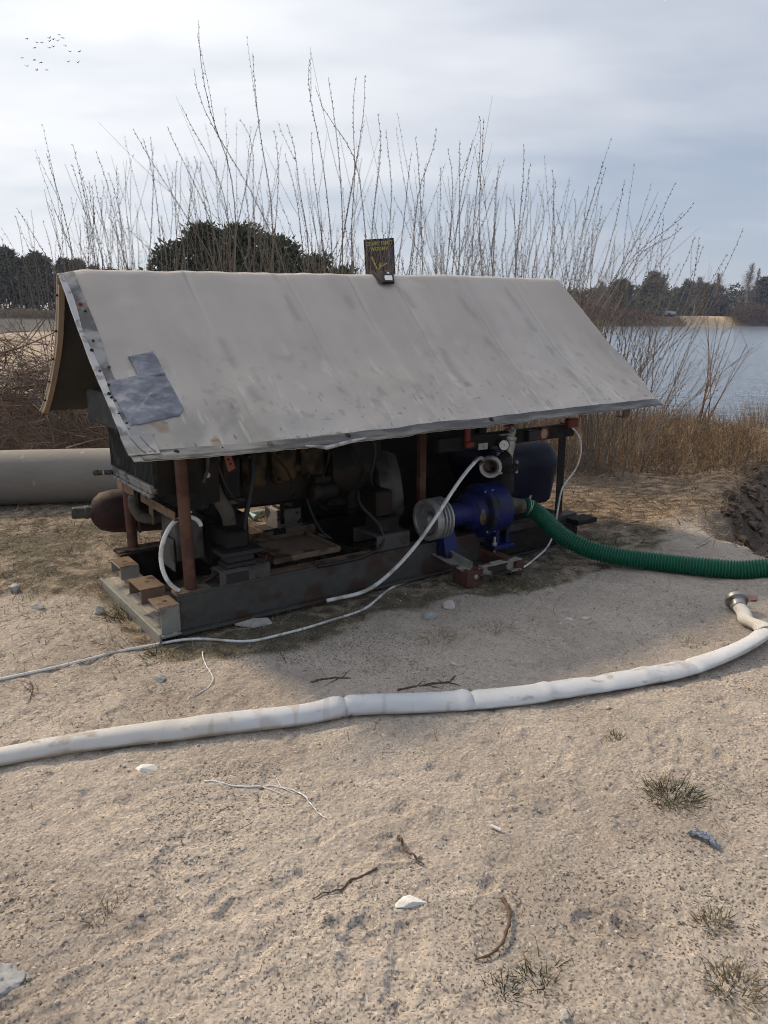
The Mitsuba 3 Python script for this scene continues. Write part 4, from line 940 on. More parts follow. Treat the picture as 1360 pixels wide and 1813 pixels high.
g0 = gaussian_filter1d(gz(c[:, 0], c[:, 1]), 14, mode='nearest')
c3_ = np.column_stack([c, g0 + hh * .86 + .012 * sstep(1.3, 1.85, x)])
m1 = hose_mesh(c3_, hw, hh, lean, 0)
# the folded end with its coupling
e = spline(np.array([(1.915, 3.615, .055), (1.915, 3.71, .050), (1.905, 3.80, .040), (1.935, 3.89, .036), (1.945, 3.98, .044), (1.95, 4.02, .052)]), 60)
e[:, 2] += gaussian_filter1d(gz(e[:, 0], e[:, 1]), 8, mode='nearest') * .8
m2 = hose_mesh(e, np.linspace(.046, .034, 60) * (1 - .35 * np.exp(-((np.arange(60) - 18) / 9.) ** 2)), np.linspace(.026, .033, 60), np.linspace(.5, 0, 60), 0, seed=5)
lf = single('layflat_hose', cat([m1, m2]), 'white_hose_bsdf', 'long white flat fabric hose lying across the sand, folded back at its right end', 'hose', smooth=True)
ed = unit(e[-1] - e[-8])
part(lf, 'coupling', ring_mesh([(-.045, .034), (-.045, .040), (-.006, .042), (-.004, .060), (.016, .062), (.022, .056), (.022, .044), (.016, .036)], e[-1] + [0, 0, .008], unit(ed + [0, 0, .25]), 32), 'pulley_bsdf', 25, label='grey metal coupling at the hose end')
part(lf, 'coupling_sleeve', tube([e[-9], e[-1]], .0375, 20), 'pulley_bsdf', 30)

# drain tube from the valve head
q = M(np.array([(1.895, -.14, .645), (1.80, -.15, .66), (1.687, -.155, .563), (1.517, -.16, .377), (1.35, -.15, .213), (1.22, -.12, .10), (1.10, -.095, .035), (.97, -.075, .018), (.85, -.06, .014)]))
q[0] = M(np.array([1.868, -.150, .725]))
dt = spline(np.vstack([q[0], q[2:]]), 90)
single('drain_tube', tube(dt, .0115, 12), 'white_tube_bsdf', 'thick white tube slanting from the valve head down to the foot of the skid', 'tube', smooth=True)
single('loose_tube', M(tube(spline([(.198, .12, .521), (.136, .115, .580), (.078, .11, .580), (-.012, .10, .488), (-.038, .09, .389), (-.018, .06, .27), (.03, .04, .216)], 60), .0115, 12)), 'white_tube_bsdf', 'white tube looped around the front left post of the skid', 'tube', smooth=True)
single('lamp_cable', M(tube(spline([(2.857, -.03, .845), (2.90, -.045, .80), (2.956, -.04, .70), (2.911, -.04, .543), (2.786, -.05, .438), (2.735, -.06, .30), (2.69, -.08, .17), (2.60, -.12, .07), (2.44, -.17, .02), (2.25, -.25, .012), (2.07, -.295, .012)], 110), .0068, 10)), 'white_tube_bsdf',
       'thin white cable hanging from the end of the lamp board down behind the green hose', 'cable', smooth=True)
cb = spline(on([(-2.5, 2.75), (-2.1, 3.0), (-1.75, 3.22), (-1.44, 3.43), (-1.24, 3.575), (-1.09, 3.635), (-.88, 3.645), (-.66, 3.635), (-.56, 3.70), (-.42, 3.81), (-.28, 3.92), (-.13, 4.05), (-.03, 4.25), (.07, 4.47), (.25, 4.65), (.5, 4.8)], .007), 220)
cb[:, 2] = gaussian_filter1d(gz(cb[:, 0], cb[:, 1]), 5) + .007 + .010 * np.exp(-((cb[:, 0] + 1.0) / .15) ** 2)
single('ground_cable', tube(cb, .0075, 8), 'white_tube_bsdf', 'thin white cable snaking over the ground from the left edge to under the machine', 'cable', smooth=True)

# ------------------------------------------------------------------ big pipe on the left
p0, p1 = np.array([-9.0, 5.75, .245]), np.array([-2.02, 6.72, .235])
pd_ = unit(p1 - p0); L = np.linalg.norm(p1 - p0)
gp_ = single('concrete_pipe', ring_mesh([(0, .235), (L - .02, .236), (L, .230), (L, .205), (L - .02, .20), (0, .20)], p0, pd_, 56), 'pipe_bsdf', 'thick grey beige pipe lying on the ground behind the left end of the machine', 'pipe', smooth=25)

# ------------------------------------------------------------------ warning board by the water
mat('board_bsdf', lambda p, n, uv: mix((0.030, 0.022, 0.028), (0.050, 0.036, 0.040), fbm(p.x * 9, p.y * 9, p.z * 9, 3)), 0.5, 0, 0.4)
scene['board_blue'] = flat((0.055, 0.055, 0.10), 0.4)
scene['yellow_print'] = flat((0.62, 0.54, 0.09), 0.6)
scene['pale_print'] = flat((0.42, 0.34, 0.18), 0.6)
BX, BY, BZ = -.062, 12.0, 2.37
roll = math.radians(3.0)


def B(m):
    v = np.array(m.vertices); return TM(np.column_stack([BX + v[:, 0] * math.cos(roll) - v[:, 2] * math.sin(roll), BY + v[:, 1], BZ + v[:, 0] * math.sin(roll) + v[:, 2] * math.cos(roll)]), m.faces)


board = thing('warning_board', 'dark board with yellow Polish lettering and a drowning figure, standing behind the canopy ridge', 'sign')
part(board, 'panel', B(box(-.212, .212, 0, .012, -.30, .30, .003)), 'board_bsdf')
part(board, 'frame', B(cat([box(-.222, .222, -.004, .016, .30, .312, .002), box(-.222, -.212, -.004, .016, -.30, .30, .002), box(.212, .222, -.004, .016, -.30, .30, .002)])), 'dark_iron')
part(board, 'side_band', B(box(.09, .208, -.0025, 0, -.28, .17, .0005)), 'board_blue', label='blue grey band down the right side')
def flat_text(t, h, x, z, mtl='yellow_print'):
    m = meshkit.text_mesh(t, h, 0.002, bold=True); v = np.array(m.vertices); w = v[:, 0].max()
    return B(TM(np.column_stack([x + v[:, 0] - w / 2, -.0035 - v[:, 2], z + v[:, 1]]), m.faces)), w
m, w = flat_text('CZARNY PUNKT', .052, -.0, .222); v = np.array(m.vertices)
part(board, 'lettering', TM(np.column_stack([BX + (v[:, 0] - BX) * .385 / w, v[:, 1], v[:, 2]]), m.faces), 'yellow_print', label='the words CZARNY PUNKT')
part(board, 'lettering', flat_text('WODNY', .050, .0, .145)[0], 'yellow_print', label='the word WODNY')
fig = [tube([(-.115, -.004, .065), (-.095, -.004, .0), (-.06, -.004, -.075), (-.045, -.004, -.12)], [.013, .014, .010, .008], 6), tube([(.105, -.004, -.035), (.05, -.004, -.06), (.0, -.004, -.09), (-.03, -.004, -.12)], [.010, .012, .011, .010], 6)]
hd_ = tube([(.0, -.004, -.03), (.0, -.004, -.08)], [.016, .018], 10)
f2 = cat(fig + [hd_]); f2.vertices[:, 1] = -.003 + (f2.vertices[:, 1] + .004) * .12
part(board, 'drowning_figure', B(f2), 'yellow_print')
wv = []
for cx in (-.12, -.01, .10):
    for r in (.022, .036, .050):
        a = np.linspace(.25, math.pi - .25, 12); t_ = tube(np.column_stack([cx + r * np.cos(a), np.full(12, -.003), -.185 + r * np.sin(a)]), .0032, 5); t_.vertices[:, 1] = -.003 + (t_.vertices[:, 1] + .003) * .3; wv.append(t_)
part(board, 'printed_waves', B(cat(wv)), 'pale_print')
part(board, 'pole', B(cyl((-.10, .03, -3.6), (-.10, .03, .28), .024, 12)), 'grey_iron', 30)
part(board, 'pole', B(cyl((.10, .03, -3.6), (.10, .03, .28), .024, 12)), 'grey_iron', 30)

# ------------------------------------------------------------------ willows behind the machine
mat('willow_bark', lambda p, n, uv: mix((0.155, 0.125, 0.102), (0.275, 0.230, 0.188), fbm(p.x * 30, p.y * 30, p.z * 8, 3)), 0.8, 0, 0.2)
mat('willow_red', lambda p, n, uv: mix((0.15, 0.085, 0.05), (0.24, 0.155, 0.095), fbm(p.x * 20, p.y * 20, p.z * 6, 3)), 0.8, 0, 0.2)
scene['catkin_bsdf'] = flat((0.15, 0.128, 0.108), 0.9)
STEMS=[(8.14,[(-1.74,4.28),(-1.69,3.72),(-1.61,3.33),(-1.54,3.1),(-1.5,2.77),(-1.49,2.45),(-1.5,2.02)]),
(8.44,[(-1.85,3.92),(-1.8,3.65),(-1.67,3.36),(-1.43,2.94),(-1.22,2.51),(-1.03,2.04)]),
(8.27,[(-1.95,3.55),(-1.82,3.28),(-1.73,3.1),(-1.64,2.84),(-1.59,2.55),(-1.57,2.03)]),
(8.5,[(-1.29,4.09),(-1.26,3.66),(-1.23,3.25),(-1.18,2.76),(-1.17,2.32),(-1.16,1.99)]),
(8.53,[(-2.51,3.4),(-2.36,3.09),(-2.18,2.77),(-2.0,2.47),(-1.76,2.04)]),
(7.97,[(-3.22,3.09),(-3.18,2.74),(-3.09,2.28),(-3.04,1.96)]),
(7.91,[(-2.97,2.98),(-2.94,2.73),(-2.89,2.33),(-2.87,1.96)]),
(8.74,[(-2.99,3.25),(-2.94,2.96),(-2.9,2.6),(-2.86,2.06)]),
(8.16,[(-3.69,2.64),(-3.57,2.43),(-3.41,2.18),(-3.26,1.92)]),
(8.13,[(-3.36,2.69),(-3.3,2.45),(-3.22,2.08),(-3.16,1.91)]),
(8.9,[(-3.75,2.59),(-3.67,2.3),(-3.62,1.94)]),
(8.37,[(-2.13,3.39),(-1.98,3.01),(-1.81,2.59),(-1.67,2.04)]),
(8.74,[(-2.9,3.05),(-2.85,2.69),(-2.76,2.06)]),
(8.38,[(-2.67,2.48),(-2.49,2.31),(-2.23,1.98)]),
(8.54,[(-2.35,3.33),(-2.4,2.88),(-2.47,2.33),(-2.48,1.99)]),
(8.05,[(-2.3,3.23),(-2.26,2.96),(-2.24,2.5),(-2.2,1.97)]),
(8.53,[(-2.12,3.12),(-2.18,2.77),(-2.19,2.33),(-2.18,1.99)]),
(8.77,[(-2.31,3.13),(-2.27,2.86),(-2.19,2.4),(-2.15,2.0)]),
(8.42,[(-1.97,2.92),(-2.03,2.59),(-2.03,1.98)]),
(8.64,[(-1.95,3.17),(-1.89,2.89),(-1.83,2.51),(-1.81,1.99)]),
(8.57,[(-0.74,4.05),(-0.73,3.68),(-0.66,3.31),(-0.6,2.83),(-0.54,2.05)]),
(7.96,[(-0.51,3.7),(-0.47,3.43),(-0.43,3.04),(-0.41,2.54),(-0.41,1.96)]),
(8.66,[(-0.69,3.82),(-0.55,3.52),(-0.32,3.2),(-0.24,2.84),(-0.18,1.99)]),
(8.49,[(-0.27,3.86),(-0.3,3.66),(-0.3,3.03),(-0.34,2.49),(-0.33,1.99)]),
(8.2,[(-0.18,3.79),(-0.2,3.44),(-0.28,3.03),(-0.4,2.46),(-0.46,1.97)]),
(7.93,[(-0.9,3.31),(-0.85,3.14),(-0.82,2.79),(-0.76,2.43),(-0.73,1.96)]),
(8.77,[(-0.75,3.42),(-0.74,3.02),(-0.69,2.52),(-0.64,2.0)]),
(8.37,[(-1.21,3.45),(-1.31,3.22),(-1.41,2.85),(-1.5,2.56),(-1.55,1.98)]),
(8.62,[(-1.45,3.51),(-1.35,3.3),(-1.37,2.95),(-1.38,2.5),(-1.39,1.99)]),
(8.78,[(-1.13,3.44),(-1.12,3.03),(-1.18,2.52),(-1.23,2.0)]),
(8.61,[(-1.02,3.19),(-0.94,2.89),(-0.89,2.5),(-0.84,1.99)]),
(8.82,[(0.02,3.46),(0.06,3.14),(0.08,2.86),(0.06,2.52),(0.05,2.0)]),
(8.29,[(-0.06,3.48),(-0.04,3.1),(-0.11,2.58),(-0.14,1.98)]),
(8.7,[(0.54,3.45),(0.48,3.18),(0.38,2.9),(0.33,2.51),(0.27,2.0)]),
(8.34,[(0.31,3.29),(0.35,3.01),(0.38,2.58),(0.4,1.98)]),
(8.84,[(0.29,3.26),(0.25,2.92),(0.21,2.53),(0.15,2.0)]),
(8.78,[(0.98,3.57),(1.0,3.3),(0.99,2.86),(0.96,2.29),(0.95,2.0)]),
(8.0,[(0.93,3.38),(0.94,2.95),(0.94,2.54),(0.97,1.96)]),
(8.04,[(0.72,3.21),(0.74,2.85),(0.75,2.44),(0.74,1.97)]),
(8.12,[(0.86,3.22),(0.8,2.97),(0.75,2.61),(0.68,1.97)]),
(8.87,[(0.67,3.29),(0.73,3.04),(0.73,2.53),(0.68,2.0)]),
(8.34,[(1.38,3.23),(1.41,2.9),(1.39,2.47),(1.35,1.98)]),
(8.53,[(1.5,3.11),(1.48,2.77),(1.43,2.38),(1.31,1.99)]),
(8.2,[(1.14,3.01),(1.12,2.67),(1.12,2.3),(1.09,1.97)]),
(8.41,[(1.71,3.03),(1.75,2.75),(1.77,2.48),(1.74,1.95)]),
(8.29,[(1.73,2.92),(1.73,2.58),(1.71,2.25),(1.63,1.95)]),
(8.25,[(1.56,2.84),(1.63,2.57),(1.57,2.25),(1.5,1.95)]),
(8.49,[(1.3,2.79),(1.37,2.54),(1.37,1.99)]),
(7.43,[(1.86,2.73),(1.84,2.47),(1.8,2.18),(1.72,1.79),(1.64,1.48)]),
(7.71,[(2.26,2.83),(2.22,2.51),(2.14,2.21),(2.03,1.9),(1.86,1.53)]),
(7.51,[(2.02,2.59),(1.98,2.34),(1.91,2.04),(1.78,1.69)]),
(7.74,[(1.82,2.66),(1.82,2.31),(1.76,2.0),(1.67,1.69)]),
(7.67,[(2.58,2.59),(2.48,2.4),(2.34,2.2),(2.15,1.9),(1.91,1.48)]),
(7.79,[(2.97,2.64),(2.79,2.44),(2.53,2.26),(2.28,2.01),(1.99,1.58)]),
(7.5,[(2.92,2.3),(2.88,2.04),(2.82,1.79),(2.71,1.53),(2.48,1.11),(2.34,0.85)]),
(7.05,[(2.6,2.34),(2.49,2.25),(2.27,2.15),(2.07,1.92),(1.85,1.54)]),
(7.67,[(2.79,2.43),(2.66,2.15),(2.47,1.9),(2.23,1.58),(2.03,1.26)]),
(7.77,[(3.05,1.77),(2.97,1.53),(2.85,1.37),(2.63,1.04),(2.46,0.71)]),
(7.71,[(2.69,2.0),(2.66,1.74),(2.58,1.42),(2.45,1.05)]),
(7.41,[(2.35,2.37),(2.32,2.13),(2.21,1.84),(2.05,1.48)]),
(7.54,[(2.9,1.64),(2.74,1.43),(2.54,1.22),(2.35,0.9)])]
GR = np.random.default_rng(21)


def buds_on(pts, g, step, s0, size=.011):
    P = np.asarray(pts); L = np.r_[0, np.cumsum(np.linalg.norm(np.diff(P, axis=0), axis=1))]
    out = []
    for d in np.arange(s0, L[-1], step):
        d = d + g.uniform(-.3, .3) * step; i = min(np.searchsorted(L, d), len(P) - 1); i = max(i, 1)
        t = unit(P[i] - P[i - 1]); c = P[i - 1] + (P[i] - P[i - 1]) * np.clip((d - L[i - 1]) / max(L[i] - L[i - 1], 1e-6), 0, 1)
        a = unit(np.cross(t, g.normal(size=3))); ax_ = unit(t + .55 * a); b1 = unit(np.cross(ax_, a)); b2 = np.cross(ax_, b1)
        r = size * g.uniform(.35, .52); l = size * g.uniform(1.6, 2.6); o = c + a * r * .8
        out.append(np.array([o - ax_ * l * .2, o + ax_ * l * .3 + b1 * r, o + ax_ * l * .3 - .5 * r * b1 + .87 * r * b2, o + ax_ * l * .3 - .5 * r * b1 - .87 * r * b2, o + ax_ * l]))
    return out


BF = np.array([[0, 2, 1], [0, 3, 2], [0, 1, 3], [4, 1, 2], [4, 2, 3], [4, 3, 1]])
def buds_mesh(bl):
    v = np.vstack(bl); k = len(bl); return TM(v, (BF[None] + 5 * np.arange(k)[:, None, None]).reshape(-1, 3))


SHRUBS = [(-3.55, 8.5, 'far left willow shrub with bare bud-covered rods leaning out over the brush'), (-2.55, 8.3, 'willow shrub behind the left gable of the canopy with upright budded rods'),
          (-1.55, 8.4, 'tallest willow shrub, in front of the dark pines, one rod rising far above the rest'), (-.55, 8.5, 'dense willow shrub left of the warning board'), (.55, 8.5, 'willow shrub just right of the warning board'),
          (1.35, 8.4, 'willow shrub behind the right half of the canopy ridge'), (2.15, 8.0, 'willow shrub at the right end of the canopy ridge'), (2.75, 8.7, 'rightmost willow shrub with rods fanning out in front of the lake')]
acc = {i: dict(stems=[], twigs=[], buds=[]) for i in range(len(SHRUBS))}


def add_stem(i, pts, r0, budded, twigs=1):
    r0 *= .72 if i == 7 else 1.0
    g = GR; n = len(pts); fall = .80 * np.linspace(1, 0, n) ** .8
    acc[i]['stems'].append((pts, .0016 + (r0 - .0016) * fall))
    L = np.linalg.norm(np.diff(pts, axis=0), axis=1).sum()
    if budded: acc[i]['buds'] += buds_on(pts[n // 3:], g, .048, .05)
    for _ in range(twigs):
        k = g.integers(n // 3, n - 2); t = unit(pts[k + 1] - pts[k]); a = unit(np.cross(t, g.normal(size=3)))
        l = min(L * g.uniform(.12, .34), (L * (1 - k / n) + .05) * g.uniform(.6, .95)); d = unit(t + a * g.uniform(.25, .6)); s = np.linspace(0, 1, 6)[:, None]
        tp = pts[k] + d * l * s + t * l * .25 * s * s
        acc[i]['twigs'].append((tp, np.linspace(.0028, .0011, 6)))
        if g.random() < .6: acc[i]['buds'] += buds_on(tp, g, .055, .04, .009)


for Yd, pl_ in STEMS:
    x0 = pl_[-1][0]; i = int(np.argmin([abs(x0 - s[0]) + (0.35 if k == 7 and Yd > 7.85 else 0) for k, s in enumerate(SHRUBS)]))
    P = np.array([(a, Yd + .12 * math.sin(3 * b), b) for a, b in pl_])[::-1]
    sx, sy = SHRUBS[i][:2]; b0 = np.array([sx + .35 * (P[0, 0] - sx), sy + .2 * (Yd - sy), macro(P[0, 0], Yd) - .03])
    if P[0, 2] > .35: P = np.vstack([b0, .45 * b0 + .55 * P[0] + [0, 0, -.02], P])
    else: P = np.vstack([b0, P])
    add_stem(i, spline(P, 22), .0105 if P[-1, 2] > 3 else .0085, True, 2)
for i, (sx, sy, _) in enumerate(SHRUBS):
    for k in range((14, 84, 104, 104, 104, 104, 70, 20)[i]):
        r = GR.uniform(0, .55); a = GR.uniform(0, 2 * math.pi)
        b0 = np.array([sx + r * math.cos(a) * 1.1, sy + .7 * r * math.sin(a), 0.0]); b0[2] = macro(b0[0], b0[1]) - .03
        Lh = (GR.uniform(1.3, 3.05) if k < 52 else GR.uniform(1.3, 2.5)) * (1.0 if i < 6 else .85)
        lean = np.array([(b0[0] - sx) * .55 + GR.normal() * .10, (b0[1] - sy) * .4 + GR.normal() * .08, 1.0])
        if i == 7: lean += [GR.uniform(.0, .8), GR.uniform(-.15, .2), 0]; Lh *= GR.uniform(.7, 1.0)
        if i == 0: lean += [GR.uniform(-.25, .1), 0, 0]; Lh *= .8
        lean = unit(lean); s = np.linspace(0, 1, 16)[:, None]
        cv = np.array([GR.normal() * .16 + (.30 if i == 7 else 0), GR.normal() * .1, .05 if i < 7 else -.03])
        wob = .012 * np.cumsum(GR.normal(size=(16, 3)), axis=0) * [1, 1, 0]
        add_stem(i, b0 + lean * Lh * s + cv * s * s * Lh * .6 + wob, GR.uniform(.0045, .0078) * (1 if k < 52 else .72), GR.random() < .62, 2 if k < 52 else 1)
for i, (sx, sy, lab) in enumerate(SHRUBS):
    w = thing('willow_shrub', lab, 'willow', 'bare willow shrubs behind the machine')
    st = sorted(acc[i]['stems'], key=lambda s: -s[1][0]); m_ = 'willow_bark'
    for p_, r_ in st[:32]: part(w, 'stem', tube(p_, r_, 5, False), m_, True)
    if st[32:]: part(w, 'thin_stems', sticks([s[0] for s in st[32:]], [s[1] for s in st[32:]], 4), m_, True, kind='stuff')
    part(w, 'twigs', sticks([s[0] for s in acc[i]['twigs']], [s[1] for s in acc[i]['twigs']], 3), 'willow_red' if i > 5 else 'willow_bark', True, kind='stuff')
    part(w, 'buds', buds_mesh(acc[i]['buds']), 'catkin_bsdf', False, kind='stuff')


def small_shrub(x, y, n, h, lab, spread=.5, r=.006, lean0=(0, 0), m_='willow_red', grp=None):
    w = thing('bare_sapling', lab, 'sapling', grp); tw = []
    for k in range(n):
        b0 = np.array([x + GR.normal() * .05, y + GR.normal() * .05, macro(x, y) - .03]); d = unit([GR.normal() * spread * .5 + lean0[0], GR.normal() * .2 + lean0[1], 1]); l = h * GR.uniform(.6, 1.0)
        s = np.linspace(0, 1, 10)[:, None]; p_ = b0 + d * l * s + np.array([GR.normal() * .1, 0, .08]) * s * s * l
        part(w, 'stem', tube(p_, np.linspace(r, .0016, 10), 5, False), m_, True)
        for _ in range(5):
            k_ = GR.integers(3, 9); dd = unit(d + GR.normal(size=3) * .4); tw.append((p_[k_] + dd * np.linspace(0, l * .28, 5)[:, None], np.linspace(.003, .0014, 5)))
    part(w, 'twigs', sticks([t[0] for t in tw], [t[1] for t in tw], 3), m_, True, kind='stuff')


small_shrub(5.05, 12.3, 9, 2.1, 'slender bare sapling growing at the water edge on the right', .45, .010, (.22, 0))
small_shrub(2.9, 11.4, 8, 2.4, 'tall thin reddish sapling rising from the reeds beyond the right end of the canopy', .35, .011, (.05, 0))

# ------------------------------------------------------------------ reeds, straw, grass, brush
mat('reed_bsdf', lambda p, n, uv: mix(mix((0.10, 0.070, 0.047), (0.26, 0.182, 0.112), noise(p.x * 37, p.y * 37, p.z * 2.0)), (0.40, 0.295, 0.185), smoothstep(0.62, 0.80, noise(p.x * 29 + 5, p.y * 29, p.z * 1.5))), 0.85, 0, 0.2)
mat('straw_bsdf', lambda p, n, uv: mix((0.10, 0.072, 0.046), (0.42, 0.315, 0.20), smoothstep(0.2, 0.85, noise(p.x * 31, p.y * 31, p.z * 9))), 0.85, 0, 0.2)
mat('brush_bsdf', lambda p, n, uv: mix((0.115, 0.080, 0.060), mix((0.215, 0.155, 0.115), (0.44, 0.395, 0.345), smoothstep(0.62, 0.8, noise(p.x * 3.1 + 7, p.y * 3.1, p.z * 3.1))), noise(p.x * 6, p.y * 6, p.z * 6)), 0.85, 0, 0.2)
mat('grass_bsdf', lambda p, n, uv: mix((0.045, 0.052, 0.022), (0.155, 0.130, 0.070), smoothstep(0.3, 0.7, noise(p.x * 9, p.y * 9, p.z * 20))), 0.8, 0, 0.2)
mat('dead_grass_bsdf', lambda p, n, uv: mix((0.115, 0.088, 0.055), (0.38, 0.30, 0.20), noise(p.x * 26, p.y * 26, p.z * 20)), 0.85, 0, 0.2)
g = np.random.default_rng(5)


def field(n, xr, yr, dens, lo, hi, w, up, seed, bend=.35, segs=2):
    g = np.random.default_rng(seed); x = g.uniform(*xr, n); y = g.uniform(*yr, n)
    k = g.random(n) < dens(x, y); x, y = x[k], y[k]; n = len(x)
    z = gz(x, y) - .006
    d = np.column_stack([g.normal(size=n), g.normal(size=n), np.abs(g.normal(size=n)) * up + .05]); d /= np.linalg.norm(d, axis=1, keepdims=True)
    l = g.uniform(lo, hi, n) * g.uniform(.6, 1, n)
    return blades(np.column_stack([x, y, z]), d, l, np.full(n, w) * g.uniform(.6, 1.3, n), bend, segs, seed)


def N2(x, y, s, seed): return meshkit.fbm(np.stack([x * s + 90, y * s + 90, 0 * x], -1), 3, seed)


inpit = lambda x, y: (((x - .5 * (y - 5.3) - 5.0) / 2.6) ** 2 + ((y - 6.3) / np.where(y > 6.3, 4.6, 2.5)) ** 2) < 1.04
shore = lambda x, y: 17.0 - np.where(x > 5.5, .55 * (x - 5.5), 0) + 9 * np.maximum(0, .5 - x)
reed_d = lambda x, y: np.where(inpit(x, y), 0, sstep(7.7, 8.6, y + 1.1 * (N2(x, y, .8, 3) - .5) + .10 * x) * (x < 4.3 + .25 * (y - 8)) * sstep(.30, .45, N2(x, y, .9, 8)) * (y < shore(x, y) + 1))
reeds = cat([field(15000, (1.2, 6.2), (7.6, 17.0), reed_d, .28, .68, .0075, 3.2, 61, .28), field(7000, (.8, 5.6), (7.8, 11), reed_d, .25, .65, .007, 1.6, 62, .5)])
single('dry_reeds', reeds, 'reed_bsdf', 'mass of dry brown reeds and tall dead grass between the machine and the lake', 'reeds', kind='stuff', smooth=False)
wr_ = field(1500, (3.2, 11), (16.5, 21), lambda x, y: sstep(.5, .62, N2(x, y, .7, 14)), .7, 1.5, .010, 5, 63, .12)
single('water_reeds', wr_, 'brush_bsdf', 'sparse dead reed stalks standing in the shallow water', 'reeds', kind='stuff')
def clump(n, x, y, r, lo, hi, w, seed, up=2.2, bend=.4):
    g = np.random.default_rng(seed); a = g.uniform(0, 2 * math.pi, n); q_ = r * np.sqrt(g.random(n)) * g.uniform(.6, 1, n)
    bx, by = x + q_ * np.cos(a), y + q_ * np.sin(a)
    d = np.column_stack([np.cos(a) * q_ / r + g.normal(size=n) * .35, np.sin(a) * q_ / r + g.normal(size=n) * .35, np.full(n, up) * g.uniform(.4, 1, n)]); d /= np.linalg.norm(d, axis=1, keepdims=True)
    return blades(np.column_stack([bx, by, gz(bx, by) - .006]), d, g.uniform(lo, hi, n), np.full(n, w), bend, 2, seed)
single('reed_clump', cat([clump(420, 7.0, 14.2, .42, .6, 1.15, .010, 71, 4, .25), clump(200, 7.6, 14.5, .4, .5, 1.0, .010, 72, 4, .25)]), 'straw_bsdf', 'pale straw coloured reed clump at the right edge of the picture by the water', 'reeds')
straw_d = lambda x, y: np.where(inpit(x, y), 0, (.22 + .78 * sstep(-2.2, -.6, x)) * sstep(4.8, 5.7, y - .10 * x + .8 * (N2(x, y, .9, 4) - .5)) * (.35 + .9 * (N2(x, y, 2.2, 6) > .47)))
single('dry_straw', field(52000, (-3.6, 6.4), (4.7, 12.5), straw_d, .07, .24, .0072, .55, 64, .6), 'straw_bsdf', 'matted pale straw and lodged dead grass behind and right of the machine', 'grass', kind='stuff')
lit_d = lambda x, y: np.clip(sstep(-.9, -1.9, x + .3 * (y - 4)) * sstep(3.5, 4.6, y) * (N2(x, y, 1.8, 9) > .45) + .55 * sstep(-.55, -.05, (y - 3.721) * MC - (x + 1.058) * MS) * (N2(x, y, 2.4, 10) > .47) + .10 * (N2(x, y, 3.0, 15) > .52), 0, 1)
single('dead_grass', field(42000, (-4.2, 3.0), (2.2, 6.2), lit_d, .035, .12, .0045, .60, 65, .7), 'dead_grass_bsdf', 'dead grass and plant litter on the sand around the foot of the machine', 'grass', kind='stuff')
single('ground_litter', field(9000, (-2.2, 2.8), (1.35, 5.2), lambda x, y: .22 + .78 * (N2(x, y, 2.6, 16) > .55), .008, .040, .0026, .18, 66, .8), 'dead_grass_bsdf', 'scattered bits of straw and root on the bare sand', 'litter', kind='stuff')

g = np.random.default_rng(90)
cl_, k = [], 0
_ic = trimesh.creation.icosphere(1); CV, CF = np.array(_ic.vertices), np.array(_ic.faces)
nn = 5200; cx_ = g.uniform(2.2, 8.5, nn); cy_ = g.uniform(3.9, 11.0, nn); m_ = inpit(cx_, cy_); cx_, cy_ = cx_[m_], cy_[m_]; nn = len(cx_)
sz = .014 * (6.0 ** (g.random(nn) ** 2.2)); cz_ = macro(cx_, cy_) + micro(cx_, cy_)
cvv = CV[None] * sz[:, None, None] * g.uniform(.55, 1.25, (nn, 42, 1)) * np.array([1, 1, .75]) + np.stack([cx_, cy_, cz_ + .2 * sz], -1)[:, None]
mat('soil_bsdf', lambda p, n, uv: mix((0.040, 0.030, 0.025), (0.135, 0.105, 0.085), smoothstep(0.25, 0.8, fbm(p.x * 14, p.y * 14, p.z * 14, 3))), 0.95, 0, 0.1)
single('soil_clods', TM(cvv.reshape(-1, 3), (CF[None] + 42 * np.arange(nn)[:, None, None]).reshape(-1, 3)), 'soil_bsdf', 'dark clods and crumbs of earth on the slope of the excavation', 'soil', kind='stuff')
rim_d = lambda x, y: np.where(np.abs(np.sqrt(((x - .5 * (y - 5.3) - 5.0) / 2.6) ** 2 + ((y - 6.3) / np.where(y > 6.3, 4.6, 2.5)) ** 2) - 1.02) < .05, .9, 0)
single('bank_grass', field(16000, (2.2, 6.5), (3.9, 11), rim_d, .06, .22, .006, .5, 91, .9), 'straw_bsdf', 'dead grass hanging over the edge of the excavation', 'grass', kind='stuff')

single('dark_litter', field(3200, (-2.4, 3.0), (1.35, 5.6), lambda x, y: .10 + .9 * (N2(x, y, 3.2, 18) > .60), .006, .034, .0030, .16, 68, .9), 'root_bsdf', 'dark crumbs of root and dead leaf gathered in patches on the sand', 'litter', kind='stuff')
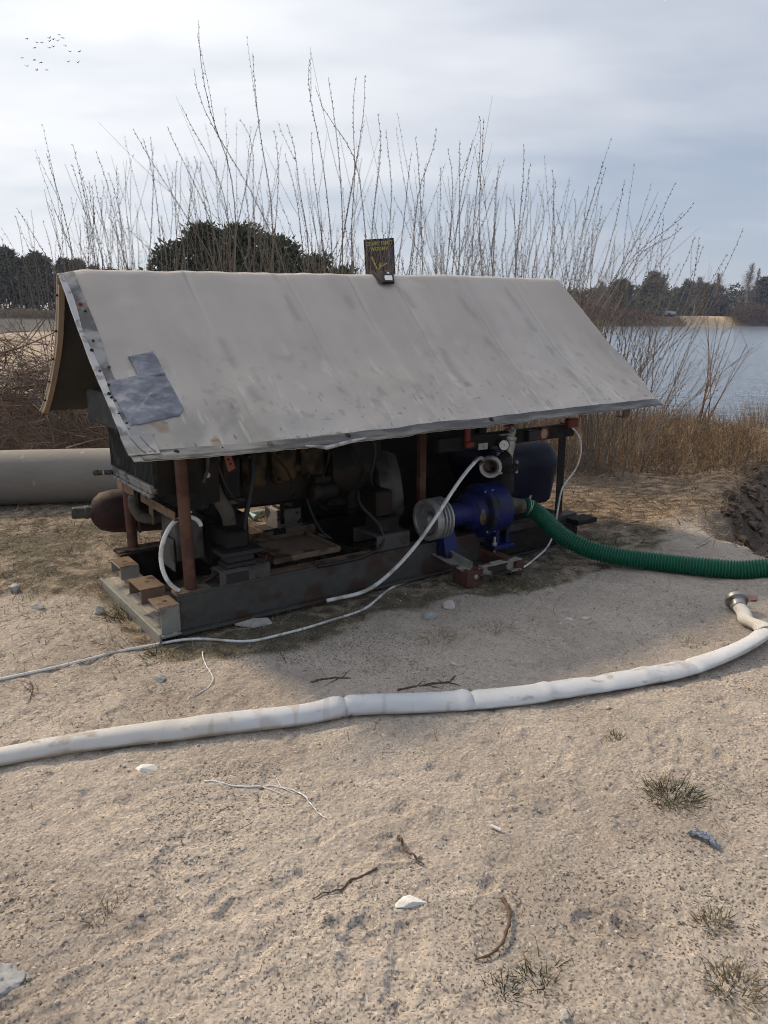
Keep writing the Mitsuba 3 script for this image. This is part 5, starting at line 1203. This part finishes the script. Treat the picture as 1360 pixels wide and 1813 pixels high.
# grass tufts one can tell apart
TUFTS = [(.99, 2.33, .10, 190, 'largest grey green grass tuft, on the bare sand right of centre'), (.90, 1.76, .05, 70, 'small dark green tuft near the right edge of the sand'), (.86, 1.55, .065, 110, 'dark green tuft in the lower right corner'),
         (.29, 1.545, .04, 45, 'small dark green tuft at the bottom, lower end of the curved root'), (.39, 1.585, .07, 60, 'sparse dark tuft at the bottom right of the curved root'), (-.76, 1.79, .07, 34, 'thin dry tuft on the sand at the lower left'),
         (-1.44, 4.05, .16, 200, 'green brown tuft beside the pale stone left of the skid'), (-1.62, 4.45, .16, 160, 'brown grass tuft at the left behind the pale stone'), (-1.1, 3.50, .09, 70, 'dark tuft just in front of the skid corner'),
         (.90, 2.70, .035, 40, 'tiny dark tuft below the right half of the flat hose'), (.74, 4.42, .17, 150, 'dark grass clump in the shade below the pump base'), (.47, 4.52, .12, 120, 'dark grass clump in the shade under the white cable end'),
         (-.20, 3.98, .11, 90, 'dark grass clump against the front beam'), (1.62, 5.35, .16, 120, 'dark dead tuft behind the green hose'), (.28, 3.68, .12, 70, 'brown tuft in front of the white stone chips'), (.6, 3.8, .10, 60, 'brown tuft in the shaded sand right of the stone chips'),
         (1.55, 3.60, .07, 40, 'brown tuft beside the hose coupling')]
for k, (x, y, r, n, lab) in enumerate(TUFTS):
    single('grass_tuft', clump(int(1.7 * n), x, y, r, .03, .035 + .5 * r, .0036, 100 + k, 1.0, .6), 'grass_bsdf' if k not in (5, 7, 14, 15, 16) else 'dead_grass_bsdf', lab, 'grass tuft', 'grass tufts on the sand')

# brush heap on the left
g = np.random.default_rng(12)
pol, rad_ = [], []
for k in range(4200):
    x = g.uniform(-9.5, -2.1); y = g.uniform(7.9, 10.8); base = macro(x, y); hgt = .80 * np.exp(-((x + 5.9) / 3.6) ** 4) * np.exp(-((y - 9.2) / 1.35) ** 2)
    z = base + g.uniform(0, 1) * hgt + .02
    l = g.uniform(.3, 1.2); d = unit([g.normal(), g.normal() * .7, g.normal() * .45 + .15]); a = unit(np.cross(d, g.normal(size=3)))
    s = np.linspace(-.5, .5, 5)[:, None]; cv = g.uniform(-.35, .35)
    p_ = np.array([x, y, z]) + d * l * s + a * cv * l * (s * s * 2) + .02 * np.cumsum(g.normal(size=(5, 3)), axis=0) * .5
    p_[:, 2] = np.maximum(p_[:, 2], base - .1)
    pol.append(p_); r = g.uniform(.0028, .0075) * (2.0 if g.random() < .06 else 1); rad_.append(np.linspace(r, r * .35, 5))
single('brush_heap', cat([sticks(pol, rad_, 3), field(9000, (-9.5, -2.0), (7.6, 10.5), lambda x, y: .9, .10, .45, .006, .9, 67, .6)]), 'brush_bsdf', 'tangled heap of dead grey brown branches behind the pipe on the left', 'brush', kind='stuff')

# ------------------------------------------------------------------ trees
mat('needle_bsdf', lambda p, n, uv: mix((0.038, 0.052, 0.032), (0.090, 0.105, 0.062), noise(p.x * 1.7, p.y * 1.7, p.z * 2.2)), 0.7, 0, 0.25)
mat('needle_far', lambda p, n, uv: mix((0.052, 0.060, 0.040), (0.115, 0.118, 0.074), noise(p.x * .9, p.y * .9, p.z * 1.2)), 0.7, 0, 0.25)
scene['pine_bark'] = flat((0.085, 0.058, 0.045), 0.9)
scene['birch_bark'] = flat((0.42, 0.40, 0.37), 0.8)
scene['twig_grey'] = flat((0.16, 0.125, 0.11), 0.9)
scene['twig_red'] = flat((0.135, 0.078, 0.055), 0.9)


def pine(x, y, h, w, lab, grp, seed, n=2600, leaf=.30, low=.10, name='pine_tree', mtl='needle_bsdf', clumps=70, fat=.115):
    g = np.random.default_rng(seed); z0 = float(macro(x, y)); t_ = thing(name, lab, 'tree', grp)
    bendx = g.normal() * .03 * h
    tz = np.linspace(0, h * .96, 9); tp = np.column_stack([x + bendx * (tz / h) ** 2, np.full(9, y), z0 - .1 + tz])
    tr = [tube(tp, np.linspace(.022 * h, .004 * h, 9), 7, False)]
    C = []
    for k in range(clumps):
        u = g.random() ** .8; zz_ = low + (1 - low) * u; q_ = (zz_ - low) / (1 - low); prof = (1.02 - q_) ** .55 * min(1, .55 + 1.8 * q_) * (.72 + .5 * g.random())
        a = g.uniform(0, 2 * math.pi); R = w * .5 * prof * math.sqrt(g.uniform(.25, 1))
        c = np.array([x + bendx * zz_ ** 2 + R * math.cos(a), y + R * math.sin(a), z0 + h * (zz_ * .97)])
        C.append(c); b0 = np.array([x + bendx * zz_ ** 2, y, z0 + h * max(.08, zz_ * .97 - .06)])
        if k % 2 == 0: tr.append(tube([b0, (b0 + c) / 2 + [0, 0, .02 * h], c], [.006 * h, .004 * h, .0015 * h], 4, False))
    part(t_, 'trunk', cat(tr), 'pine_bark', True)
    C = np.array(C); per = n // clumps; idx = np.repeat(np.arange(clumps), per); m = len(idx)
    size = w * fat * g.uniform(.6, 1.35, clumps)[idx]
    off = g.normal(size=(m, 3)); off *= (size * g.random(m) ** .33 / np.linalg.norm(off, axis=1))[:, None]; off[:, 2] *= .62
    p_ = C[idx] + off
    d = off / (np.linalg.norm(off, axis=1, keepdims=True) + 1e-9) + g.normal(size=(m, 3)) * .55 + [0, 0, .45]; d /= np.linalg.norm(d, axis=1, keepdims=True)
    s = np.cross(d, g.normal(size=(m, 3))); s /= np.linalg.norm(s, axis=1, keepdims=True)
    l = leaf * g.uniform(.5, 1.2, m)[:, None]; wd = l * .30
    v = np.stack([p_ - s * wd, p_ + s * wd, p_ + d * l], 1).reshape(-1, 3)
    part(t_, 'crown', TM(v, np.arange(3 * m).reshape(-1, 3)), mtl, False, kind='stuff')


# the dark clump behind the willows
for k, (x, y, h, w, n, lab) in enumerate([(-5.3, 30.0, 4.75, 4.0, 9000, 'biggest and tallest pine of the dark clump behind the willows'), (-7.0, 30.6, 4.65, 3.6, 8000, 'second pine of the dark clump, just left of its tallest tree'), (-8.1, 29.6, 3.7, 2.4, 3500, 'small pine at the left edge of the dark clump'),
                                        (-3.8, 29.5, 4.35, 3.4, 8000, 'pine in the dark clump just right of its tallest tree'), (-2.6, 30.2, 3.75, 3.0, 5500, 'lower brownish pine right of the dark clump'), (-1.5, 30.6, 3.45, 2.7, 5000, 'lowest pine of the clump, just left of the warning board')]):
    pine(x, y, h, w, lab, 'dark pines behind the willows', 200 + k, n, .20, .05, clumps=140, fat=.13)
# the forest beyond the sand pit
ORD = 'first second third fourth fifth sixth seventh eighth ninth tenth eleventh twelfth thirteenth fourteenth fifteenth sixteenth seventeenth'.split()
gF = np.random.default_rng(17)
for k in range(17):
    x = -62.5 + 1.55 * k + gF.normal() * .3; hF = np.interp(k, [0, 4, 7, 9, 13, 16], [7.8, 8.1, 8.2, 7.8, 7.2, 5.8]) * gF.uniform(.90, 1.07)
    pine(x, 108 + 6 * gF.random(), hF, gF.uniform(3.4, 4.9), ORD[k] + ' pine from the left in the jagged forest line beyond the sand pit', 'forest pines beyond the sand pit', 230 + k, 3200, .50, .16, mtl='needle_far', clumps=80, fat=.13)
und = []
g = np.random.default_rng(44)
for k in range(46):
    x = g.uniform(-66, -36); y = g.uniform(104, 120); h = g.uniform(4.5, 8.0); z0 = float(macro(x, y))
    und.append(tube([(x, y, z0 - .2), (x + g.normal() * .3, y, z0 + h)], [.13, .05], 4, False))
single('forest_trunks', cat(und), 'pine_bark', 'bare trunks of the thin forest behind the front row of pines', 'forest', kind='stuff')
bl_ = blades(np.column_stack([g.uniform(-66, -36, 3500), (yy_ := g.uniform(118, 132, 3500)), macro(np.full(3500, -50.0), yy_) + g.uniform(0, 1, 3500) ** 1.7 * 6.5]), (lambda q: q / np.linalg.norm(q, axis=1, keepdims=True))(g.normal(size=(3500, 3))), g.uniform(.5, 1.1, 3500), np.full(3500, .32), .2, 1, 3)
single('forest_backdrop', bl_, 'needle_bsdf', 'dark depth of the pine forest beyond the sand pit', 'forest', kind='stuff')
ub = blades(np.column_stack([(xx_ := g.uniform(-70, -30, 5000)), (yy_ := g.uniform(66.5, 72, 5000)), macro(xx_, yy_)]), (lambda q: q / np.linalg.norm(q, axis=1, keepdims=True))(np.column_stack([g.normal(size=(5000, 2)), np.full(5000, 1.2)])), g.uniform(.15, .45, 5000), np.full(5000, .06), .3, 1, 4)
single('pit_edge_heath', ub, 'reed_bsdf', 'brown heath along the top edge of the sand pit', 'heath', kind='stuff')


def bare_tree(x, y, h, w, lab, grp, seed, bark='birch_bark', tw='twig_grey', n=420, name='birch_tree', stems=1, thick=.014):
    g = np.random.default_rng(seed); z0 = float(macro(x, y)); t_ = thing(name, lab, 'tree', grp); tr, pol, rd = [], [], []
    for s_ in range(stems):
        lx = g.normal() * .08 * h + (s_ - (stems - 1) / 2) * .10 * h
        tz = np.linspace(0, 1, 9)[:, None]; tp = np.array([x + .02 * h * s_, y, z0 - .2]) + np.hstack([lx * tz ** 1.3 + .01 * h * np.sin(7 * tz + s_), 0 * tz, h * tz])
        tr.append(tube(tp, np.linspace(thick * h, .002 * h, 9), 6, False))
        for k in range(n // stems):
            u = .22 + .76 * g.random() ** .8; i = u * 8; j = min(int(i), 7); b0 = tp[j] + (tp[j + 1] - tp[j]) * (i - j)
            a = g.uniform(0, 2 * math.pi); l = w * .5 * (1.15 - u) * g.uniform(.35, 1.1)
            d = unit([math.cos(a), math.sin(a), g.uniform(.5, 1.6)]); q_ = np.linspace(0, 1, 4)[:, None]
            pp = b0 + d * l * q_ + np.array([0, 0, .15]) * l * q_ ** 2; pol.append(pp); rd.append(np.linspace(.022, .010, 4))
            for _ in range(3):
                dd = unit(d + g.normal(size=3) * .6); o = pp[g.integers(1, 4)]; pol.append(np.array([o, o + dd * l * .45])); rd.append(np.array([.012, .007]))
    part(t_, 'trunk', cat(tr), bark, True)
    part(t_, 'twigs', sticks(pol, rd, 3), tw, True, kind='stuff')


def bush(x, y, h, w, lab, grp, seed, tw='twig_red', n=420):
    g = np.random.default_rng(seed); t_ = thing('bare_bush', lab, 'bush', grp); pol, rd = [], []
    for k in range(n):
        bx = x + g.normal() * w * .22; by = y + g.normal() * .8; z0 = float(macro(bx, by)); d = unit([(bx - x) / w * 1.6 + g.normal() * .25, g.normal() * .3, 1]); l = h * g.uniform(.45, 1) * (1 - .35 * abs(bx - x) / (w * .5))
        pol.append(np.array([bx, by, z0 - .1]) + d * l * np.linspace(0, 1, 4)[:, None] + g.normal(size=(4, 3)) * .05); rd.append(np.linspace(.03, .012, 4)); mp = pol[-1]
        for _ in range(2):
            o = mp[2]; dd = unit(d + g.normal(size=3) * .4); pol.append(np.array([o, o + dd * l * .35])); rd.append(np.array([.014, .008]))
    part(t_, 'twigs', sticks(pol, rd, 3), tw, True, kind='stuff')


# trees on the far shore, x grows to the right
FS = 'trees on the far shore'
for k, (x, y, h, w, lab) in enumerate([(58.5, 174, 9.0, 9.5, 'big dark green pine on the far shore above the parked car'), (52.5, 178, 7.6, 8.8, 'lower dark pine left of the big one on the far shore'), (68.0, 180, 7.2, 7.5, 'dark pine right of the parked car, behind the thin birch'),
                                     (72.5, 182, 7.2, 7.5, 'dark pine above the sand slip on the far shore'), (76.0, 184, 7.0, 6.5, 'dark pine just left of the tall birches on the far shore'), (82.5, 175, 8.2, 6.6, 'green pine right of the tall birches on the far shore'), (87.5, 176, 7.2, 6.0, 'rightmost green pine on the far shore')]):
    pine(x, y, h, w, lab, FS, 300 + k, 3000, .75, .04, mtl='needle_far', clumps=80)
for k, (x, y, h, w, lab, st) in enumerate([(66.2, 171, 8.0, 5.0, 'thin pale birch right of the parked car', 1), (77.0, 171, 11.2, 6.5, 'tall birch with two white trunks, highest on the far shore', 2), (80.5, 174, 10.4, 4.0, 'bare tree just right of the tall birches', 1), (85.0, 171, 8.6, 5.0, 'pale birch at the right edge on the far shore', 1),
                                         (74.5, 178, 9.4, 6.0, 'bare tree just left of the tall birches', 1), (47.5, 176, 7.4, 6, 'bare tree at the left end of the far shore', 1), (62.5, 183, 8.8, 6, 'bare tree behind the big dark pine', 1), (69.5, 184, 8.6, 6.5, 'bare tree behind the sand slip', 1), (72.5, 186, 9.0, 6.5, 'second bare tree behind the sand slip', 1)]):
    bare_tree(x, y, h, w, lab, FS, 340 + k, 'birch_bark' if k in (0, 1, 3) else 'twig_grey', 'twig_grey', 380, 'birch_tree' if k in (0, 1, 3) else 'bare_tree', st)
for k, (x, y, h, w, lab) in enumerate([(77.0, 168.5, 5.0, 6.0, 'reddish bare bush below the tall birches'), (81.0, 168.5, 4.0, 4.5, 'reddish bare bush right of the tall birches at the waterline'), (53.0, 168.0, 2.6, 8.0, 'low brown bush left of the parked car'), (47.0, 168.5, 3.6, 8.0, 'tall brown bush at the left end of the far shore'), (84.5, 168.5, 2.6, 4.0, 'low grey bush at the right edge of the far shore'), (42, 170, 4.6, 8, 'brown bush on the far shore just right of the canopy')]):
    bush(x, y, h, w, lab, 'bushes on the far shore', 380 + k)
for k, (x0_, x1_) in enumerate([(40, 110)]):
    g = np.random.default_rng(500); n_ = 20000; xx_ = g.uniform(20, 105, n_); yy_ = g.uniform(186, 200, n_)
    fb_ = blades(np.column_stack([xx_, yy_, macro(xx_, yy_) + g.uniform(0, 1, n_) ** 1.1 * (4.6 + 3.0 * meshkit.fbm(np.stack([xx_ * .35, 0 * xx_, 0 * xx_], -1), 3, 3))]), (lambda q: q / np.linalg.norm(q, axis=1, keepdims=True))(g.normal(size=(n_, 3)) + [0, 0, .6]), g.uniform(.6, 1.4, n_), np.full(n_, .42), .2, 1, 9)
    single('far_wood', fb_, 'needle_far', 'dark strip of wood closing the far shore behind the single trees', 'wood', kind='stuff')
    n_ = 5000; xx_ = g.uniform(25, 60, n_); yy_ = g.uniform(164, 168.5, n_); d_ = (lambda q: q / np.linalg.norm(q, axis=1, keepdims=True))(np.column_stack([g.normal(size=(n_, 2)) * .4, np.ones(n_)]))
    single('far_reeds', blades(np.column_stack([xx_, yy_, macro(xx_, yy_) - .1]), d_, g.uniform(.6, 1.6, n_), np.full(n_, .07), .2, 1, 10), 'reed_bsdf', 'brown reed belt along the left part of the far shore', 'reeds', kind='stuff')

# ------------------------------------------------------------------ car on the far shore
car = thing('parked_car', 'pale grey car parked among the trees on the far shore', 'car')
scene['car_paint'] = flat((0.42, 0.42, 0.42), 0.35)
scene['car_glass'] = flat((0.03, 0.035, 0.04), 0.15)
CX, CY = 60.3, 171.5; CZ = float(macro(CX, CY)); ca_ = math.radians(-38)
def K(m):
    v = np.array(m.vertices); return TM(np.column_stack([CX + v[:, 0] * math.cos(ca_) - v[:, 1] * math.sin(ca_), CY + v[:, 0] * math.sin(ca_) + v[:, 1] * math.cos(ca_), CZ + .05 + v[:, 2]]), m.faces)
bodyp = Polygon([(-2.1, .3), (2.0, .3), (2.15, .55), (2.05, .85), (1.1, .98), (.55, 1.45), (-1.3, 1.5), (-1.95, 1.02), (-2.15, .8)])
m = trimesh.creation.extrude_polygon(bodyp, 1.7, engine='earcut'); v = np.array(m.vertices)
part(car, 'body', K(TM(np.column_stack([v[:, 0], v[:, 2] - .85, v[:, 1]]), m.faces[:, ::-1])), 'car_paint')
for s in (-1, 1):
    m = trimesh.creation.extrude_polygon(Polygon([(-1.6, 1.0), (.9, 1.0), (.5, 1.38), (-1.2, 1.42)]), .01, engine='earcut'); v = np.array(m.vertices)
    part(car, 'window', K(TM(np.column_stack([v[:, 0], s * .853 + v[:, 2] - .005, v[:, 1]]), m.faces)), 'car_glass')
    for xw in (-1.3, 1.3): part(car, 'wheel', K(cyl((xw, s * .72, .32), (xw, s * .87, .32), .32, 18, .03)), 'black_rubber', 30)
part(car, 'windscreen', K(trimesh.Trimesh(np.array([(1.08, -.75, 1.02), (1.08, .75, 1.02), (.60, -.65, 1.42), (.60, .65, 1.42), (1.10, -.75, 1.03), (1.10, .75, 1.03), (.62, -.65, 1.43), (.62, .65, 1.43)])).convex_hull), 'car_glass')
part(car, 'rear_window', K(trimesh.Trimesh(np.array([(-1.9, -.7, 1.08), (-1.9, .7, 1.08), (-1.38, -.6, 1.46), (-1.38, .6, 1.46), (-1.92, -.7, 1.09), (-1.92, .7, 1.09), (-1.4, -.6, 1.47), (-1.4, .6, 1.47)])).convex_hull), 'car_glass')

# ------------------------------------------------------------------ birds
scene['bird_bsdf'] = flat((0.10, 0.095, 0.09), 0.9)
BIRDS = [(-61.8, 47.9, 0), (-60.2, 47.3, 1), (-59.3, 47.3, 0), (-60.6, 46.5, 0), (-57.9, 48.0, 2), (-57.3, 47.8, 3), (-56.5, 47.6, 3), (-58.0, 47.5, 2), (-56.2, 48.5, 0), (-55.6, 48.0, 0), (-55.3, 46.8, 0), (-58.1, 46.5, 3), (-57.4, 46.7, 1), (-54.6, 45.9, 1), (-52.9, 45.9, 1),
         (-63.0, 44.9, 1), (-60.9, 44.6, 0), (-59.8, 44.2, 0), (-62.3, 43.6, 2), (-60.7, 43.0, 2), (-58.9, 43.0, 0), (-55.1, 44.3, 2), (-53.4, 44.2, 2)]
BL = ['leftmost bird of the upper row of the flock', 'bird of the flock left of the gap, its right wing raised', 'bird right beside the one with a raised wing, left half of the flock', 'lowest bird of the left trio in the upper half of the flock',
      'upper left bird of the tight knot in the flock', 'middle bird of the slanting line in the knot of the flock', 'lower right bird of the slanting line in the knot of the flock', 'bird just below the upper left one of the knot in the flock',
      'topmost bird of the flock', 'bird just below and right of the topmost one', 'bird at the right shoulder of the flock, above the two level gliders', 'left bird of the close pair under the knot of the flock', 'right bird of the close pair under the knot of the flock',
      'left one of the two level gliders at the right of the flock', 'farthest right bird of the flock', 'farthest left bird of the flock', 'left bird with drooping wings in the lower half of the flock', 'right bird with drooping wings in the lower half of the flock',
      'leftmost of the three lowest birds of the flock', 'middle one of the three lowest birds of the flock', 'rightmost of the three lowest birds of the flock', 'left bird of the lower right pair in the flock', 'right bird of the lower right pair in the flock']
for k, (x, z, kind_) in enumerate(BIRDS):
    dih = (-.45, -.12, .30, .05)[kind_]; g = np.random.default_rng(600 + k); rl = g.normal() * .2 - (.25 if kind_ == 3 else 0); yw = g.normal() * .3
    body = TM(*(lambda t: (t.vertices * [.075, .24, .07], t.faces))(trimesh.creation.icosphere(1)))
    ms = [body]
    for s in (-1, 1):
        a = np.array([(0, .10, .02), (0, -.10, .02), (.18 * s, .12, .10), (.18 * s, -.08, .10), (.40 * s, .02, .10 + dih * .42), (.38 * s, -.08, .10 + dih * .42)])
        a = np.vstack([a, a + [0, 0, .012]]); ms.append(cat([trimesh.Trimesh(a[[0, 1, 2, 3, 6, 7, 8, 9]]).convex_hull, trimesh.Trimesh(a[[2, 3, 4, 5, 8, 9, 10, 11]]).convex_hull]))
    ms.append(trimesh.Trimesh(np.array([(0, -.2, .01), (.05, -.36, .0), (-.05, -.36, .0), (0, -.3, .02)])).convex_hull)
    m = cat(ms); v = np.array(m.vertices); R = trimesh.transformations.euler_matrix(0, rl, yw)[:3, :3]
    single('bird', TM(v @ R.T * .95 + [x, 150, z], m.faces), 'bird_bsdf', BL[k], 'bird', 'flock of birds at the upper left')

# ------------------------------------------------------------------ stones, scraps, twigs, strings
mat('stone_bsdf', lambda p, n, uv: mix((0.36, 0.335, 0.30), (0.52, 0.50, 0.46), fbm(p.x * 40, p.y * 40, p.z * 40, 3)), 0.85, 0, 0.2, bump=RB(90), scale=0.003)
mat('grey_stone_bsdf', lambda p, n, uv: mix((0.20, 0.21, 0.22), (0.42, 0.42, 0.41), fbm(p.x * 25, p.y * 25, p.z * 25, 3)), 0.85, 0, 0.2, bump=RB(90), scale=0.003)
scene['white_scrap'] = flat((0.66, 0.65, 0.62), 0.7)
scene['blue_scrap'] = flat((0.20, 0.23, 0.27), 0.4)
scene['root_bsdf'] = flat((0.11, 0.075, 0.055), 0.9)
scene['reddish_bsdf'] = flat((0.28, 0.16, 0.12), 0.9)


def stone(x, y, s, sq, seed, mtl, lab, cat_='stone', name='stone', lift=.3, n=16, sub=3):
    m = angular((0, 0, 0), 1.0, seed, n)
    for _ in range(sub): m = m.subdivide()
    v = np.array(m.vertices); v = v * (1 + .22 * (meshkit.fbm(v * 2.6 + seed, 4, seed)[:, None] - .5)) * np.asarray(sq) * s
    single(name, TM(v + [x, y, gz(x, y) + lift * s * sq[2]], m.faces), mtl, lab, cat_, smooth=35)


stone(.37, 4.11, .052, (.8, .7, .9), 1, 'stone_bsdf', 'white angular stone lying in the shade in front of the skid')
stone(.25, 3.97, .065, (1, .7, .45), 2, 'grey_stone_bsdf', 'flat blue grey stone left of the white angular one')
stone(-1.59, 4.05, .042, (1.0, .8, 1.0), 3, 'stone_bsdf', 'white stone standing in the grass left of the skid corner')
stone(-1.95, 4.10, .040, (1.2, .8, .6), 4, 'stone_bsdf', 'pale flat stone near the left edge, left of the white one')
stone(-2.2, 4.35, .05, (.9, .8, .8), 14, 'grey_stone_bsdf', 'dark stone cut by the left edge of the picture')
stone(-.86, 2.50, .046, (1.1, .6, .5), 5, 'white_scrap', 'white plaster scrap just below the flat hose at the left', 'scrap', 'plaster_scrap')
stone(.94, 2.935, .014, (1, 1, .8), 6, 'stone_bsdf', 'little white pebble below the flat hose on the right', 'pebble', 'pebble')
stone(1.02, 3.93, .04, (1.1, .7, .25), 7, 'stone_bsdf', 'left of two flat pale chips in the sand right of the stones', 'stone', 'stone_chip')
stone(1.10, 3.94, .036, (1.2, .7, .25), 8, 'stone_bsdf', 'right of two flat pale chips in the sand right of the stones', 'stone', 'stone_chip')
stone(.07, 1.83, .048, (1.15, .65, .3), 9, 'white_scrap', 'flat white stone in the middle of the bare sand in front', n=22)
single('mortar_lump', blob((-.98, 1.56, gz(-.98, 1.56) - .008), .085, 4, .7, 10, (1.1, .75, .30)), 'grey_stone_bsdf', 'blue grey crumbling mortar lump at the lower left edge of the picture', 'lump', smooth=True)
stone(-.62, 1.36, .12, (.75, .9, .25), 11, 'grey_stone_bsdf', 'pale grey slab piece cut by the bottom edge at the left', 'stone', 'slab_piece', .2)
stone(2.10, 4.18, .05, (1.1, .7, .5), 12, 'reddish_bsdf', 'reddish brown lump on the sand behind the hose coupling', 'lump', 'clay_lump')
stone(.33, 3.35, .022, (1.2, .8, .5), 13, 'stone_bsdf', 'small pale stone by the dry root in the middle of the sand')
stone(.425, 1.475, .022, (.5, 1.0, .4), 15, 'stone_bsdf', 'pale pointed pebble at the bottom edge right of the curved root', 'pebble', 'pebble')
stone(-1.03, 3.22, .05, (1.0, .7, .45), 16, 'grey_stone_bsdf', 'pale crumbling lump below the ground cable on the left', 'lump', 'mortar_lump')
# flat chip of board against the beam
chip = trimesh.creation.extrude_polygon(Polygon([(0, 0), (.10, -.03), (.20, .01), (.17, .06), (.10, .055), (.06, .10), (.01, .07)]), .012, engine='earcut'); v = np.array(chip.vertices)
single('board_chip', TM(np.column_stack([-.80 + v[:, 0], 3.86 + v[:, 1], gz(-.70, 3.9) + .012 + v[:, 2] + .12 * v[:, 1]]), chip.faces), 'stone_bsdf', 'broken chip of board lying in front of the front beam', 'board')
# blue plastic scrap
sc_ = spline(np.array([(.97, 2.13, .0), (.995, 2.115, .006), (1.02, 2.085, .008), (1.035, 2.06, .003)]), 18)
gsc = np.random.default_rng(3); V = []
for k, p_ in enumerate(sc_):
    for u in np.linspace(-1, 1, 7): V.append(p_ + np.array([.008 * u + .003 * gsc.normal(), .014 * u * (1 - .4 * abs(k / 9 - 1)), gz(p_[0], p_[1]) + .004 + .009 * abs(math.sin(3 * u + k)) + .003 * gsc.random()]))
I, J = np.meshgrid(np.arange(17), np.arange(6), indexing='ij'); q = np.stack([I * 7 + J, I * 7 + J + 1, (I + 1) * 7 + J + 1, (I + 1) * 7 + J], -1).reshape(-1, 4)
V = np.array(V); top = TM(V, np.vstack([q[:, [0, 1, 2]], q[:, [0, 2, 3]]]))
single('plastic_scrap', cat([top, TM(V - [0, 0, .002], np.vstack([q[:, [2, 1, 0]], q[:, [3, 2, 0]]]))]), 'blue_scrap', 'crumpled blue grey plastic scrap on the sand at the right', 'scrap', smooth=60)
p_ = on([(.345, 2.165), (.375, 2.145)], .008)
single('cigarette_butt', cyl(p_[0], p_[1], .0052, 10, .001), 'white_scrap', 'white cigarette butt lying on the bare sand', 'cigarette')


def root(pts, r, lab, name='dry_root', cat_='root', mtl='root_bsdf', n=40, h=.004, arch=0.0, branches=0, seed=0):
    g = np.random.default_rng(seed + 900); c = spline(on(pts, h), n); c[:, 2] = gz(c[:, 0], c[:, 1]) + h + arch * np.sin(np.linspace(0, math.pi, n)); c += .0015 * gaussian_filter1d(g.normal(size=(n, 3)), 2, axis=0) * 2
    ms = [tube(c, np.linspace(r, r * .5, n) * (1 + .25 * np.sin(np.arange(n) * 1.3)), 7)]
    for k in range(branches):
        i = g.integers(n // 4, n - 4); d = unit([g.normal(), g.normal(), .25]); b = c[i] + d * np.linspace(0, .06 + .05 * g.random(), 6)[:, None]; b[:, 2] = np.maximum(b[:, 2] * .0 + gz(b[:, 0], b[:, 1]) + h, c[i, 2] - .004); ms.append(tube(b, np.linspace(r * .5, r * .2, 6), 5))
    single(name, cat(ms), mtl, lab, cat_, smooth=True)


root([(.335, 1.86), (.345, 1.80), (.335, 1.74), (.305, 1.68), (.235, 1.635)], .0060, 'long curved dry root in the lower right of the sand', arch=.012)
root([(.045, 2.115), (.06, 2.06), (.085, 2.02), (.12, 1.985)], .0050, 'short dark root sticking out of the sand near the middle', arch=.02)
root([(.06, 3.10), (.14, 3.13), (.23, 3.155), (.33, 3.25)], .0055, 'forked dry root on the sand behind the flat hose', branches=3, seed=2)
root([(-.33, 3.19), (-.24, 3.225), (-.15, 3.225)], .005, 'short dry root left of the forked one behind the flat hose', branches=2, seed=3)
root([(-.02, 1.965), (-.12, 1.90), (-.20, 1.845)], .0035, 'thin straight root half buried in the front sand', seed=4)
root([(-.57, 3.66), (-.52, 3.50), (-.47, 3.40)], .0045, 'grey twig standing at the cable in front of the beam', arch=.03, seed=7)
root([(-.64, 2.42), (-.56, 2.40), (-.48, 2.385), (-.42, 2.392), (-.36, 2.378), (-.29, 2.34), (-.245, 2.285), (-.19, 2.205)], .0032, 'frayed white string lying on the sand in front of the flat hose', 'white_string', 'string', 'white_tube_bsdf', 80, .004, 0, 4, 8)
root([(-.885, 3.50), (-.86, 3.40), (-.81, 3.30), (-.775, 3.19), (-.80, 3.11), (-.85, 3.05)], .0034, 'loose end of white wire curling on the sand below the ground cable', 'white_wire', 'wire', 'white_tube_bsdf', 60, .005, 0, 2, 9)
root([(-1.60, 3.20), (-1.55, 3.10), (-1.53, 3.0)], .003, 'thin pale twig below the ground cable near the left edge', seed=10)
g_ = on([(-1.08, 6.02), (-.80, 6.30), (-.45, 6.40)], .03)
single('green_pipe', tube(np.vstack([g_[0] + [.07, -.09, 0], g_]), .022, 12), 'pale_green', 'pale green bent pipe on the straw seen below the engine', 'pipe', smooth=40)

# pebbles nobody could count
g = np.random.default_rng(77); pb, pf, pd2 = [], 0, []
ico = trimesh.creation.icosphere(0); IV, IF = np.array(ico.vertices), np.array(ico.faces)
def pebbles(n, lo, hi, seed):
    g = np.random.default_rng(seed); yy_ = 1.3 + 4.2 * g.random(n) ** 1.6; xx_ = g.uniform(-.62, .62, n) * (yy_ + .4); zz_ = gz(xx_, yy_)
    s = lo * (hi / lo) ** (g.random(n) ** 2.5); v = IV[None] * (s[:, None, None] * g.uniform(.6, 1.2, (n, 12, 1))) * np.array([1, 1, .7]) + np.stack([xx_, yy_, zz_ + s * .15], -1)[:, None]
    return TM(v.reshape(-1, 3), (IF[None] + 12 * np.arange(n)[:, None, None]).reshape(-1, 3))
single('pale_pebbles', pebbles(2200, .0018, .008, 1), 'stone_bsdf', 'tiny pale pebbles strewn all over the sand', 'pebbles', kind='stuff')
single('sand_clods', pebbles(6500, .0018, .009, 2), 'ground_bsdf', 'small crumbs and clods of sand all over the ground', 'sand', kind='stuff')
single('dark_crumbs', pebbles(600, .0014, .005, 3), 'root_bsdf', 'dark crumbs of earth and bark scattered on the sand', 'litter', kind='stuff')
